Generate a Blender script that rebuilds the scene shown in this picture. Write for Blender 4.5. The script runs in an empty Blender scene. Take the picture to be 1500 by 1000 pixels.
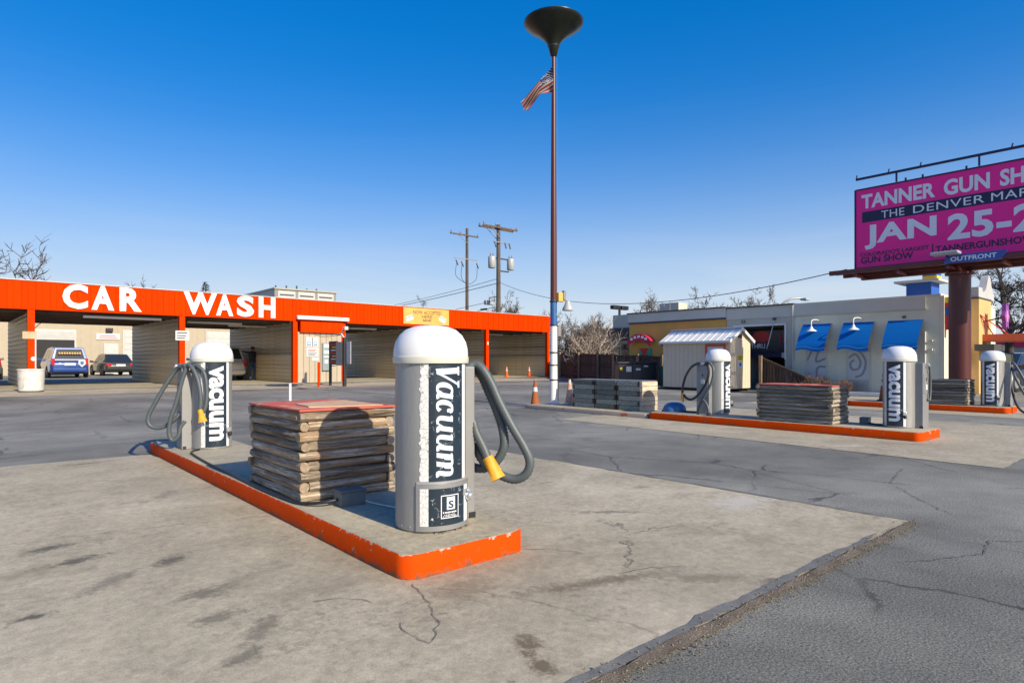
import bpy, bmesh, math, random
from mathutils import Vector, Matrix, Quaternion, noise as mnoise
random.seed(7)
R = math.radians
PI = math.pi
scene = bpy.context.scene
COL = scene.collection

# ------------------------------------------------------------------ camera, sky, sun, exposure
cam_d = bpy.data.cameras.new('camera')
cam = bpy.data.objects.new('camera', cam_d)
COL.objects.link(cam)
cam.location = (0, 0, 1.27)
cam.rotation_euler = (R(90), 0, -math.atan2(0.65657, 0.75427))
cam_d.sensor_width = 36.0
cam_d.lens = 36.0 * 914 / 1500
cam_d.shift_y = 27.5 / 1500
cam_d.clip_start = 0.05
cam_d.clip_end = 3000
scene.camera = cam

SUN = Vector((0.03, -1.0, 0.575)).normalized()
world = bpy.data.worlds.new('World')
scene.world = world
world.use_nodes = True
nt = world.node_tree
nt.nodes.clear()
out = nt.nodes.new('ShaderNodeOutputWorld')
bg = nt.nodes.new('ShaderNodeBackground')
sky = nt.nodes.new('ShaderNodeTexSky')
sky.sky_type = 'NISHITA'
sky.sun_disc = False
sky.sun_elevation = math.asin(SUN.z)
sky.sun_rotation = math.atan2(SUN.x, SUN.y)
sky.altitude = 1600
sky.air_density = 1.0
sky.dust_density = 6.0
sky.ozone_density = 3.5
hs = nt.nodes.new('ShaderNodeHueSaturation')
hs.inputs['Hue'].default_value = 0.512
hs.inputs['Saturation'].default_value = 2.6
gm = nt.nodes.new('ShaderNodeGamma')
gm.inputs['Gamma'].default_value = 0.6
hs.inputs['Value'].default_value = 1.7
nt.links.new(sky.outputs[0], gm.inputs['Color'])
nt.links.new(gm.outputs[0], hs.inputs['Color'])
# pale haze that thickens towards the horizon all the way round, with a trace of cirrus in it
tc = nt.nodes.new('ShaderNodeTexCoord')
sx = nt.nodes.new('ShaderNodeSeparateXYZ')
nt.links.new(tc.outputs['Generated'], sx.inputs[0])
def wmath(op, a, b=None):
    m = nt.nodes.new('ShaderNodeMath')
    m.operation = op
    for k, v in ((0, a), (1, b)):
        if v is None: continue
        if isinstance(v, (int, float)): m.inputs[k].default_value = v
        else: nt.links.new(v, m.inputs[k])
    return m.outputs[0]
elev = wmath('MAXIMUM', sx.outputs['Z'], 0.0)
haze_f = wmath('MULTIPLY', wmath('POWER', 2.71828, wmath('MULTIPLY', wmath('MULTIPLY', elev, elev), -24.0)), 0.98)
mp = nt.nodes.new('ShaderNodeMapping')
mp.inputs['Scale'].default_value = (1.2, 1.2, 10.0)
nt.links.new(tc.outputs['Generated'], mp.inputs['Vector'])
cn = nt.nodes.new('ShaderNodeTexNoise')
cn.inputs['Scale'].default_value = 2.0
cn.inputs['Detail'].default_value = 6
cn.inputs['Roughness'].default_value = 0.5
cn.inputs['Distortion'].default_value = 0.8
nt.links.new(mp.outputs[0], cn.inputs['Vector'])
cr = nt.nodes.new('ShaderNodeMapRange')
cr.inputs['From Min'].default_value = 0.42
cr.inputs['From Max'].default_value = 0.8
cr.inputs['To Max'].default_value = 0.9
nt.links.new(cn.outputs['Fac'], cr.inputs['Value'])
wisp = wmath('MULTIPLY', cr.outputs[0], wmath('MULTIPLY', wmath('POWER', 2.71828, wmath('DIVIDE', elev, -0.08)), 0.7))
haze_t = wmath('MINIMUM', wmath('ADD', haze_f, wisp), 0.96)
cm = nt.nodes.new('ShaderNodeMixRGB')
cm.inputs['Color2'].default_value = (3.65, 4.05, 4.5, 1)
nt.links.new(haze_t, cm.inputs['Fac'])
nt.links.new(hs.outputs[0], cm.inputs['Color1'])
nt.links.new(cm.outputs[0], bg.inputs['Color'])
bg.inputs['Strength'].default_value = 0.135
nt.links.new(bg.outputs[0], out.inputs['Surface'])

sun_d = bpy.data.lights.new('sun', 'SUN')
sun_d.energy = 4.4
sun_d.angle = R(0.53)
sun_d.color = (1.0, 0.88, 0.68)
sun = bpy.data.objects.new('sun', sun_d)
COL.objects.link(sun)
sun.rotation_euler = SUN.to_track_quat('Z', 'Y').to_euler()
sun.location = (0, -20, 30)

scene.view_settings.view_transform = 'Standard'
scene.view_settings.look = 'None'
scene.view_settings.gamma = 1
scene.view_settings.use_curve_mapping = False
scene.view_settings.exposure = 0.52
scene.render.engine = 'CYCLES'
scene.cycles.max_bounces = 6
scene.cycles.use_denoising = True

# ------------------------------------------------------------------ materials
def _n(t, kind, **kw):
    n = t.nodes.new(kind)
    for k, v in kw.items():
        if k in n.inputs:
            n.inputs[k].default_value = v
        else:
            setattr(n, k, v)
    return n

def _mix(t, fac, a, b, mode='MIX'):
    m = t.nodes.new('ShaderNodeMixRGB')
    m.blend_type = mode
    for s, v in ((m.inputs[0], fac), (m.inputs[1], a), (m.inputs[2], b)):
        if hasattr(v, 'is_linked') or hasattr(v, 'node'):
            t.links.new(v, s)
        elif isinstance(v, (int, float)):
            s.default_value = v
        else:
            s.default_value = (*v, 1) if len(v) == 3 else v
    return m.outputs[0]

def _rng(t, src, a, b, lo=0.0, hi=1.0):
    m = t.nodes.new('ShaderNodeMapRange')
    m.inputs['From Min'].default_value = a
    m.inputs['From Max'].default_value = b
    m.inputs['To Min'].default_value = lo
    m.inputs['To Max'].default_value = hi
    t.links.new(src, m.inputs['Value'])
    return m.outputs[0]

def _noise(t, vec, scale, detail=4, rough=0.6, dist=0.0):
    n = _n(t, 'ShaderNodeTexNoise', Scale=scale, Detail=detail, Roughness=rough, Distortion=dist)
    if vec is not None:
        t.links.new(vec, n.inputs['Vector'])
    return n.outputs['Fac']

def new_mat(name):
    m = bpy.data.materials.new(name)
    m.use_nodes = True
    t = m.node_tree
    p = t.nodes['Principled BSDF']
    return m, t, p

def coords(t, scale=(1, 1, 1), kind='Object'):
    c = t.nodes.new('ShaderNodeTexCoord')
    mpn = t.nodes.new('ShaderNodeMapping')
    mpn.inputs['Scale'].default_value = scale
    t.links.new(c.outputs[kind], mpn.inputs['Vector'])
    return mpn.outputs[0]

def M(name, col, rough=0.6, metal=0.0, var=0.12, vscale=3.0, fine=0.0, fscale=60.0, bump=0.0, bscale=80.0,
      stretch=(1, 1, 1), rnd=0.0, dirt=None, dscale=1.5, dlo=0.55, dhi=0.75, spec=None, coat=0.0):
    m, t, p = new_mat(name)
    v = coords(t, stretch)
    c = (*col, 1)
    n1 = _noise(t, v, vscale, 5, 0.6)
    k = _rng(t, n1, 0.25, 0.75, 1 - var, 1 + var)
    base = _mix(t, 1.0, c, k, 'MULTIPLY')
    if fine:
        k2 = _rng(t, _noise(t, v, fscale, 2, 0.7), 0.25, 0.75, 1 - fine, 1 + fine)
        base = _mix(t, 1.0, base, k2, 'MULTIPLY')
    if rnd:
        oi = t.nodes.new('ShaderNodeObjectInfo')
        k3 = _rng(t, oi.outputs['Random'], 0, 1, 1 - rnd, 1 + rnd)
        base = _mix(t, 1.0, base, k3, 'MULTIPLY')
    if dirt:
        f = _rng(t, _noise(t, v, dscale, 7, 0.65, 0.3), dlo, dhi)
        base = _mix(t, f, base, (*dirt, 1))
    t.links.new(base, p.inputs['Base Color'])
    p.inputs['Roughness'].default_value = rough
    p.inputs['Metallic'].default_value = metal
    if spec is not None:
        p.inputs['Specular IOR Level'].default_value = spec
    if coat:
        p.inputs['Coat Weight'].default_value = coat
        p.inputs['Coat Roughness'].default_value = 0.08
    if bump:
        b = _n(t, 'ShaderNodeBump', Strength=bump, Distance=0.01)
        t.links.new(_noise(t, v, bscale, 4, 0.7), b.inputs['Height'])
        t.links.new(b.outputs[0], p.inputs['Normal'])
    return m

def glass_mat(name, col=(0.02, 0.025, 0.03)):
    m, t, p = new_mat(name)
    p.inputs['Base Color'].default_value = (*col, 1)
    p.inputs['Roughness'].default_value = 0.06
    p.inputs['Specular IOR Level'].default_value = 0.8
    return m

def mat_asphalt():
    m, t, p = new_mat('asphalt')
    v = coords(t)
    big = _noise(t, v, 0.22, 6, 0.6, 0.4)
    mid = _noise(t, v, 1.7, 6, 0.65)
    fin = _noise(t, v, 75, 4, 0.85)
    base = _mix(t, _rng(t, big, 0.4, 0.6), (0.125, 0.124, 0.107), (0.235, 0.23, 0.20))
    base = _mix(t, 1.0, base, _rng(t, mid, 0.25, 0.75, 0.8, 1.2), 'MULTIPLY')
    base = _mix(t, 1.0, base, _rng(t, fin, 0.35, 0.65, 0.32, 1.8), 'MULTIPLY')
    vo = _n(t, 'ShaderNodeTexVoronoi', Scale=95.0)
    t.links.new(v, vo.inputs['Vector'])
    sp = _rng(t, vo.outputs['Distance'], 0.12, 0.2, 1, 0)
    base = _mix(t, _mix(t, 1.0, sp, _rng(t, _noise(t, v, 40, 2), 0.5, 0.62), 'MULTIPLY'), base, (0.36, 0.345, 0.31))
    # wear streaks running along the drive lanes
    v2 = coords(t, (1.0, 0.16, 1))
    base = _mix(t, _rng(t, _noise(t, v2, 1.1, 6, 0.7, 0.5), 0.56, 0.75, 0, 0.5), base, (0.2, 0.195, 0.185))
    base = _mix(t, _rng(t, _noise(t, v, 0.75, 5, 0.7), 0.58, 0.72, 0, 0.7), base, (0.075, 0.078, 0.08))
    # cracks
    d = _n(t, 'ShaderNodeTexNoise', Scale=2.2, Detail=6.0, Roughness=0.7)
    t.links.new(v, d.inputs['Vector'])
    dv = _mix(t, 0.22, v, d.outputs['Color'])
    ve = _n(t, 'ShaderNodeTexVoronoi', Scale=0.75)
    ve.feature = 'DISTANCE_TO_EDGE'
    t.links.new(dv, ve.inputs['Vector'])
    cr_ = _rng(t, ve.outputs['Distance'], 0.004, 0.011, 1, 0)
    msk = _rng(t, _noise(t, v, 0.35, 3), 0.47, 0.56)
    ck = _mix(t, 1.0, cr_, msk, 'MULTIPLY')
    base = _mix(t, _mix(t, 1.0, ck, (0.75, 0.75, 0.75), 'MULTIPLY'), base, (0.025, 0.025, 0.025))
    t.links.new(base, p.inputs['Base Color'])
    p.inputs['Roughness'].default_value = 0.8
    p.inputs['Specular IOR Level'].default_value = 0.35
    b = _n(t, 'ShaderNodeBump', Strength=0.55, Distance=0.005)
    t.links.new(_mix(t, 0.6, fin, vo.outputs['Distance']), b.inputs['Height'])
    t.links.new(b.outputs[0], p.inputs['Normal'])
    return m

def mat_concrete(name, lo, hi, oil=0.75, cracks=True, stains=()):
    m, t, p = new_mat(name)
    v = coords(t)
    big = _noise(t, v, 0.45, 7, 0.62, 0.5)
    mid = _noise(t, v, 2.6, 7, 0.68, 0.3)
    fin = _noise(t, v, 130, 3, 0.75)
    base = _mix(t, _rng(t, big, 0.33, 0.67), lo, hi)
    base = _mix(t, 1.0, base, _rng(t, mid, 0.28, 0.72, 0.84, 1.13), 'MULTIPLY')
    base = _mix(t, 1.0, base, _rng(t, _noise(t, v, 17, 7, 0.8, 0.5), 0.33, 0.67, 0.76, 1.2), 'MULTIPLY')
    base = _mix(t, 1.0, base, _rng(t, fin, 0.3, 0.7, 0.78, 1.2), 'MULTIPLY')
    # broad brown dirt washes
    base = _mix(t, _rng(t, _noise(t, v, 0.9, 8, 0.7, 1.2), 0.55, 0.78, 0, 0.7), base, (0.155, 0.128, 0.088))
    # granular grime in broad patches
    gr = _mix(t, 1.0, _rng(t, _noise(t, v, 1.1, 4, 0.6, 0.6), 0.47, 0.62), _rng(t, _noise(t, v, 15, 8, 0.78, 0.3), 0.5, 0.62, 0, 0.55), 'MULTIPLY')
    base = _mix(t, gr, base, (0.14, 0.122, 0.092))
    # dark oil blots
    vs_ = coords(t, (0.7, 1.25, 1))
    blot = _rng(t, _noise(t, vs_, 3.3, 8, 0.72, 0.9), 0.64, 0.70, 0, oil)
    base = _mix(t, blot, base, (0.062, 0.057, 0.048))
    sm = _rng(t, _noise(t, v, 9.0, 5, 0.6, 0.2), 0.67, 0.74, 0, oil * 0.8)
    base = _mix(t, sm, base, (0.085, 0.078, 0.066))
    # pale scuffs and spalls
    v3 = coords(t, (1.3, 0.6, 1))
    base = _mix(t, _rng(t, _noise(t, v3, 5.5, 8, 0.75, 1.0), 0.63, 0.72, 0, 0.5), base, (0.5, 0.475, 0.43))
    pit = _n(t, 'ShaderNodeTexVoronoi', Scale=26.0)
    t.links.new(v, pit.inputs['Vector'])
    base = _mix(t, _mix(t, 1.0, _rng(t, pit.outputs['Distance'], 0.05, 0.11, 1, 0), _rng(t, _noise(t, v, 3.0, 2), 0.5, 0.6, 0, 0.7), 'MULTIPLY'), base, (0.12, 0.11, 0.095))
    if stains:
        c0 = coords(t)
        nz = _noise(t, c0, 9.0, 8, 0.75, 0.5)
        nz2 = _noise(t, c0, 26.0, 5, 0.75)
        for (sx_, sy_, rx, ry, ang, col_, k_) in stains:
            mq = t.nodes.new('ShaderNodeMapping')
            mq.vector_type = 'TEXTURE'
            mq.inputs['Location'].default_value = (sx_, sy_, 0)
            mq.inputs['Rotation'].default_value = (0, 0, R(ang))
            mq.inputs['Scale'].default_value = (rx, ry, 1)
            t.links.new(c0, mq.inputs['Vector'])
            ln = t.nodes.new('ShaderNodeVectorMath')
            ln.operation = 'LENGTH'
            t.links.new(mq.outputs[0], ln.inputs[0])
            soft = _rng(t, ln.outputs['Value'], 1.5, 0.1, 0, 0.34)
            ad_ = t.nodes.new('ShaderNodeMath')
            ad_.operation = 'ADD'
            t.links.new(soft, ad_.inputs[0])
            t.links.new(_mix(t, 0.4, nz, nz2), ad_.inputs[1])
            base = _mix(t, _rng(t, ad_.outputs[0], 0.66, 0.80, 0, k_), base, col_)
    if cracks:
        d = _n(t, 'ShaderNodeTexNoise', Scale=1.6, Detail=7.0, Roughness=0.72)
        t.links.new(v, d.inputs['Vector'])
        dv = _mix(t, 0.4, v, d.outputs['Color'])
        ve = _n(t, 'ShaderNodeTexVoronoi', Scale=0.42)
        ve.feature = 'DISTANCE_TO_EDGE'
        t.links.new(dv, ve.inputs['Vector'])
        ck = _mix(t, 1.0, _rng(t, ve.outputs['Distance'], 0.0012, 0.004, 1, 0), _rng(t, _noise(t, v, 0.6, 3), 0.5, 0.6, 0, 0.75), 'MULTIPLY')
        base = _mix(t, ck, base, (0.06, 0.055, 0.048))
    t.links.new(base, p.inputs['Base Color'])
    p.inputs['Roughness'].default_value = 0.78
    p.inputs['Specular IOR Level'].default_value = 0.35
    b = _n(t, 'ShaderNodeBump', Strength=0.45, Distance=0.006)
    t.links.new(_mix(t, 0.35, mid, fin), b.inputs['Height'])
    t.links.new(b.outputs[0], p.inputs['Normal'])
    return m

def mat_wood(name, dark, midc, light, warm=None, rnd=0.4, along=(1, 22, 22), scale=1.6):
    m, t, p = new_mat(name)
    c = t.nodes.new('ShaderNodeTexCoord')
    oi = t.nodes.new('ShaderNodeObjectInfo')
    ad = t.nodes.new('ShaderNodeVectorMath')
    ad.operation = 'ADD'
    sc_ = t.nodes.new('ShaderNodeVectorMath')
    sc_.operation = 'SCALE'
    sc_.inputs[0].default_value = (7.3, 3.1, 5.7)
    t.links.new(oi.outputs['Random'], sc_.inputs['Scale'])
    t.links.new(c.outputs['Object'], ad.inputs[0])
    t.links.new(sc_.outputs[0], ad.inputs[1])
    mpn = t.nodes.new('ShaderNodeMapping')
    mpn.inputs['Scale'].default_value = along
    t.links.new(ad.outputs[0], mpn.inputs['Vector'])
    g = _noise(t, mpn.outputs[0], scale, 8, 0.7, 0.7)
    g2 = _noise(t, mpn.outputs[0], scale * 4, 5, 0.7)
    rampn = t.nodes.new('ShaderNodeValToRGB')
    e = rampn.color_ramp.elements
    e[0].position, e[0].color = 0.36, (*dark, 1)
    e[1].position, e[1].color = 0.64, (*light, 1)
    k = e.new(0.5)
    k.color = (*midc, 1)
    t.links.new(g, rampn.inputs[0])
    base = _mix(t, 1.0, rampn.outputs[0], _rng(t, g2, 0.3, 0.7, 0.72, 1.25), 'MULTIPLY')
    if warm:
        wv = _noise(t, ad.outputs[0], 2.4, 4, 0.6, 0.5)
        base = _mix(t, _rng(t, wv, 0.48, 0.66, 0, 0.75), base, (*warm, 1), 'MIX')
        base = _mix(t, 1.0, base, _rng(t, g2, 0.3, 0.7, 0.8, 1.2), 'MULTIPLY')
    base = _mix(t, 1.0, base, _rng(t, oi.outputs['Random'], 0, 1, 1 - rnd, 1 + rnd), 'MULTIPLY')
    spl = _noise(t, mpn.outputs[0], scale * 2.2, 3, 0.5, 1.0)
    ab = t.nodes.new('ShaderNodeMath'); ab.operation = 'SUBTRACT'; ab.inputs[1].default_value = 0.5
    t.links.new(spl, ab.inputs[0])
    ab2 = t.nodes.new('ShaderNodeMath'); ab2.operation = 'ABSOLUTE'
    t.links.new(ab.outputs[0], ab2.inputs[0])
    split = _rng(t, ab2.outputs[0], 0.006, 0.02, 1, 0)
    base = _mix(t, _mix(t, 1.0, split, _rng(t, g, 0.4, 0.6), 'MULTIPLY'), base, (0.022, 0.017, 0.013))
    t.links.new(base, p.inputs['Base Color'])
    p.inputs['Roughness'].default_value = 0.85
    p.inputs['Specular IOR Level'].default_value = 0.2
    b = _n(t, 'ShaderNodeBump', Strength=1.0, Distance=0.014)
    t.links.new(_mix(t, 0.4, g, g2), b.inputs['Height'])
    t.links.new(b.outputs[0], p.inputs['Normal'])
    return m

def mat_chipped(name, paint, under, chip=0.66, scale=14.0, rough=0.55, var=0.1, scuff=(0.2, 0.06, 0.02), edge=0.0):
    m, t, p = new_mat(name)
    v = coords(t)
    base = _mix(t, 1.0, (*paint, 1), _rng(t, _noise(t, v, 2.5, 6, 0.65), 0.25, 0.75, 1 - var, 1 + var), 'MULTIPLY')
    base = _mix(t, _rng(t, _noise(t, coords(t, (1, 1, 3)), 6, 6, 0.7), 0.58, 0.75, 0, 0.45), base, (*scuff, 1))
    f = _rng(t, _noise(t, v, scale, 6, 0.65, 0.4), chip, chip + 0.03)
    if edge:
        sp_ = t.nodes.new('ShaderNodeSeparateXYZ')
        t.links.new(v, sp_.inputs[0])
        ez = _rng(t, sp_.outputs['Z'], edge - 0.035, edge, 0, 0.2)
        ez0 = _rng(t, sp_.outputs['Z'], 0.06, 0.0, 0, 0.22)
        ad_ = t.nodes.new('ShaderNodeMath'); ad_.operation = 'ADD'
        t.links.new(_noise(t, v, 16, 6, 0.7, 0.4), ad_.inputs[0]); t.links.new(ez, ad_.inputs[1])
        ad2 = t.nodes.new('ShaderNodeMath'); ad2.operation = 'ADD'
        t.links.new(_noise(t, v, 11, 6, 0.75, 0.4), ad2.inputs[0]); t.links.new(ez0, ad2.inputs[1])
        base = _mix(t, _rng(t, ad2.outputs[0], 0.6, 0.7, 0, 0.8), base, (0.12, 0.085, 0.05))
        f = _mix(t, 1.0, f, _rng(t, ad_.outputs[0], 0.72, 0.75), 'LIGHTEN')
    base = _mix(t, f, base, (*under, 1))
    t.links.new(base, p.inputs['Base Color'])
    p.inputs['Roughness'].default_value = rough
    p.inputs['Specular IOR Level'].default_value = 0.05
    b = _n(t, 'ShaderNodeBump', Strength=0.3, Distance=0.004)
    t.links.new(_noise(t, v, 40, 4, 0.7), b.inputs['Height'])
    t.links.new(b.outputs[0], p.inputs['Normal'])
    return m

def mat_label(name, col, scratch=0.5):
    m, t, p = new_mat(name)
    v = coords(t)
    d = _n(t, 'ShaderNodeTexNoise', Scale=9.0, Detail=3.0)
    t.links.new(v, d.inputs['Vector'])
    dv = _mix(t, 0.12, v, d.outputs['Color'])
    ve = _n(t, 'ShaderNodeTexVoronoi', Scale=24.0)
    ve.feature = 'DISTANCE_TO_EDGE'
    t.links.new(dv, ve.inputs['Vector'])
    line = _rng(t, ve.outputs['Distance'], 0.01, 0.028, 1, 0)
    k = _mix(t, 1.0, line, _rng(t, _noise(t, v, 20, 3, 0.6), 0.56, 0.64, 0, scratch), 'MULTIPLY')
    base = _mix(t, 1.0, (*col, 1), _rng(t, _noise(t, v, 6, 5), 0.3, 0.7, 0.75, 1.35), 'MULTIPLY')
    base = _mix(t, k, base, (0.62, 0.66, 0.7))
    t.links.new(base, p.inputs['Base Color'])
    p.inputs['Roughness'].default_value = 0.4
    return m

def mat_peel(name):
    m, t, p = new_mat(name)
    v = coords(t)
    d = _n(t, 'ShaderNodeTexNoise', Scale=12.0, Detail=3.0)
    t.links.new(v, d.inputs['Vector'])
    dv = _mix(t, 0.08, v, d.outputs['Color'])
    ve = _n(t, 'ShaderNodeTexVoronoi', Scale=26.0)
    ve.feature = 'DISTANCE_TO_EDGE'
    t.links.new(dv, ve.inputs['Vector'])
    k = _rng(t, ve.outputs['Distance'], 0.012, 0.04, 0.8, 0)
    base = _mix(t, k, (0.66, 0.67, 0.66), (0.22, 0.22, 0.22))
    base = _mix(t, _rng(t, _noise(t, v, 14, 3), 0.66, 0.68), base, (0.27, 0.27, 0.27))
    t.links.new(base, p.inputs['Base Color'])
    p.inputs['Roughness'].default_value = 0.5
    return m

ASPHALT = mat_asphalt()
OILC, BRN, PALE = (0.075, 0.067, 0.054), (0.13, 0.098, 0.06), (0.52, 0.49, 0.44)
CONC = mat_concrete('worn_concrete', (0.305, 0.268, 0.188), (0.51, 0.45, 0.333), 0.75, True, (
    (2.75, 2.35, .75, .10, -20, BRN, .75), (3.25, 1.98, .35, .10, -35, BRN, .8), (3.48, 1.72, .16, .06, -20, OILC, .7), (1.87, 2.05, .17, .10, 50, BRN, .9),
    (1.79, 1.88, .14, .07, 70, BRN, .9), (2.02, 2.75, .35, .22, 10, BRN, .45), (.40, 5.2, .22, .10, 20, OILC, .8), (.52, 4.78, .26, .10, 10, OILC, .8), (.96, 4.39, .2, .12, 30, OILC, .75),
    (.97, 3.65, .24, .12, 0, OILC, .6), (.62, 4.2, .3, .1, 40, OILC, .5), (.23, 3.87, .13, .06, 0, OILC, .85), (.93, 3.27, .18, .1, 15, OILC, .6), (.86, 2.75, .16, .08, 30, OILC, .6),
    (1.05, 3.0, .24, .1, 60, OILC, .5), (4.03, 3.4, .35, .06, -40, OILC, .55), (5.05, 3.85, .2, .1, 0, OILC, .35), (5.2, 2.85, .5, .3, 0, PALE, .6), (1.1, 9.2, .35, .06, 5, OILC, .7), (2.0, 8.4, .5, .08, 40, OILC, .5),
    (-.6, 7.4, .8, .3, 10, OILC, .4), (1.4, 6.6, .3, .15, 60, OILC, .45), (3.0, 1.95, 1.0, .5, 0, (.36, .32, .25), .3)))
CONC_ISL = mat_concrete('island_concrete', (0.33, 0.29, 0.205), (0.44, 0.39, 0.285), 0.5, False)
CONC_AP = mat_concrete('apron_concrete', (0.34, 0.30, 0.215), (0.45, 0.40, 0.30), 0.4)
DIRT = M('brown_dirt', (0.165, 0.13, 0.09), 0.95, var=0.55, vscale=6, fine=0.4, fscale=120, bump=1.0, bscale=90)
TAR = M('tar_band', (0.15, 0.148, 0.135), 0.75, var=0.3, vscale=8, fine=0.3, fscale=90)
CRACK = M('crack_fill', (0.095, 0.086, 0.072), 0.95, var=0.3)
STONE = M('loose_stone', (0.2, 0.17, 0.13), 0.9, var=0.4, vscale=30)
ORANGE_CURB = mat_chipped('orange_curb_paint', (0.62, 0.058, 0.001), (0.40, 0.35, 0.27), 0.655, 11.0, 0.7, edge=0.148)
RED_CURB = mat_chipped('red_curb_paint', (0.60, 0.05, 0.01), (0.36, 0.31, 0.25), 0.7)
WORN_CURB = mat_chipped('worn_curb_paint', (0.36, 0.3, 0.25), (0.42, 0.1, 0.05), 0.58, 6.0)
STEEL = M('satin_steel', (0.33, 0.332, 0.325), 0.45, 0.5, 0.12, 7, fine=0.08, fscale=120, stretch=(1, 1, 0.12), dirt=(0.19, 0.175, 0.15), dscale=4, dlo=0.58, dhi=0.8, bump=0.08, bscale=9)
STEEL_BRIGHT = M('bright_steel', (0.62, 0.63, 0.64), 0.3, 0.7, 0.06, 3)
STEEL_DULL = M('dull_steel', (0.27, 0.272, 0.275), 0.5, 0.4, 0.08, 4)
DOME = M('white_dome_plastic', (0.68, 0.69, 0.70), 0.5, var=0.03)
RIM = M('cream_rim', (0.58, 0.58, 0.50), 0.5, var=0.08)
NAVY = mat_label('navy_label', (0.010, 0.021, 0.036), 0.8)
NAVY_CLEAN = mat_label('navy_label_fresh', (0.012, 0.022, 0.038), 0.25)
PEEL = mat_peel('peeling_white_strip')
WHITE = M('white_print', (0.75, 0.77, 0.8), 0.5, var=0.05)
PALE_BLUE = M('pale_blue_print', (0.6, 0.69, 0.78), 0.5, var=0.08, vscale=20)
HOSE = M('grey_ribbed_hose', (0.075, 0.092, 0.098), 0.5, var=0.15, vscale=5)
HOSE_BLACK = M('black_ribbed_hose', (0.018, 0.02, 0.024), 0.45, var=0.15)
NOZZLE = M('yellow_nozzle', (0.62, 0.31, 0.015), 0.55, var=0.2, vscale=20)
BLACK = M('black_metal', (0.014, 0.015, 0.017), 0.5, var=0.1)
WOOD_LOG = mat_wood('weathered_log', (0.075, 0.055, 0.04), (0.30, 0.24, 0.175), (0.60, 0.52, 0.41), (0.33, 0.2, 0.10))
WOOD_LOG_G = mat_wood('grey_log', (0.06, 0.052, 0.042), (0.22, 0.195, 0.155), (0.42, 0.375, 0.305))
WOOD_END = M('log_end_grain', (0.29, 0.225, 0.155), 0.9, var=0.35, vscale=40, fine=0.3, fscale=160, rnd=0.25)
WOOD_TIE = mat_wood('green_grey_timber', (0.10, 0.10, 0.08), (0.25, 0.255, 0.21), (0.38, 0.38, 0.32))
WOOD_PALE = mat_wood('pale_timber', (0.28, 0.22, 0.15), (0.45, 0.38, 0.28), (0.58, 0.5, 0.39))
WOOD_FENCE = mat_wood('brown_fence_board', (0.035, 0.025, 0.02), (0.095, 0.066, 0.05), (0.17, 0.125, 0.095), None, 0.35, (22, 22, 1))
WOOD_POST = mat_wood('pale_fence_post', (0.12, 0.08, 0.05), (0.26, 0.18, 0.12), (0.4, 0.3, 0.2), None, 0.2, (22, 22, 1))
POLE_WOOD = mat_wood('utility_pole_wood', (0.05, 0.038, 0.03), (0.12, 0.092, 0.07), (0.19, 0.15, 0.115), None, 0.1, (14, 14, 0.6))
LID_RED = mat_chipped('faded_red_plywood', (0.50, 0.12, 0.09), (0.52, 0.38, 0.26), 0.58, 5.0, 0.75, 0.2, (0.45, 0.2, 0.15))
LID_TAN = mat_chipped('worn_tan_plywood', (0.55, 0.37, 0.24), (0.5, 0.15, 0.1), 0.6, 7.0, 0.8, 0.2, (0.4, 0.25, 0.18))
BOX_GREY = M('blue_grey_paint', (0.115, 0.145, 0.15), 0.55, var=0.15, vscale=12, dirt=(0.08, 0.075, 0.06))
ORANGE_METAL = M('orange_metal', (0.68, 0.036, 0.0), 0.6, spec=0.02, var=0.12, vscale=1.2, rnd=0.07, stretch=(1, 1, .5), dirt=(.5, .05, .01), dscale=2.2, dlo=.55, dhi=.8)
ORANGE_DARK = M('orange_trim', (0.6, 0.035, 0.0), 0.6, spec=0.02, var=0.05)
LETTER = M('white_letter', (0.74, 0.74, 0.73), 0.5, var=0.03)
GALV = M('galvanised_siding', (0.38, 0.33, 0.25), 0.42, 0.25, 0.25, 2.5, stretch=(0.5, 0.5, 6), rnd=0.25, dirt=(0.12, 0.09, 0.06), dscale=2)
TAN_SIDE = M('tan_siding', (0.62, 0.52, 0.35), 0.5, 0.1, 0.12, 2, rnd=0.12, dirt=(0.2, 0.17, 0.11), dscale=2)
BEIGE_WALL = M('beige_panel', (0.40, 0.34, 0.25), 0.6, var=0.06, rnd=0.05)
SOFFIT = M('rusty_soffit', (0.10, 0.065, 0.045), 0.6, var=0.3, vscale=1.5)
ROOF_W = M('pale_roof', (0.47, 0.47, 0.45), 0.55, var=0.1)
TUBE = M('lamp_tube_housing', (0.72, 0.7, 0.66), 0.45, var=0.05)
WHITE_PAINT = M('white_paint', (0.72, 0.71, 0.68), 0.5, var=0.08, dirt=(0.35, 0.3, 0.24), dscale=3, dlo=0.62, dhi=0.8)
BIN_WHITE = M('grubby_white_plastic', (0.58, 0.57, 0.53), 0.5, var=0.08, dirt=(0.3, 0.27, 0.22), dscale=5)
YELLOW_SIGN = M('yellow_banner', (0.66, 0.37, 0.085), 0.6, var=0.15, vscale=1.2)
INK = M('dark_ink', (0.03, 0.028, 0.03), 0.6)
INK_RED = M('red_ink', (0.5, 0.05, 0.05), 0.6)
BLUE_INK = M('blue_ink', (0.05, 0.14, 0.32), 0.6)
PAPER = M('white_sign_sheet', (0.6, 0.61, 0.6), 0.55, var=0.05)
DARK_BOARD = M('dark_menu_board', (0.02, 0.022, 0.035), 0.4)
PANEL_BLUE = M('pale_blue_steel', (0.32, 0.38, 0.40), 0.35, 0.4, 0.15, 3)
RUST_RED = M('maroon_steel', (0.115, 0.022, 0.016), 0.45, 0.0, 0.2, 2.0, stretch=(1, 1, 0.3))
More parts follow.
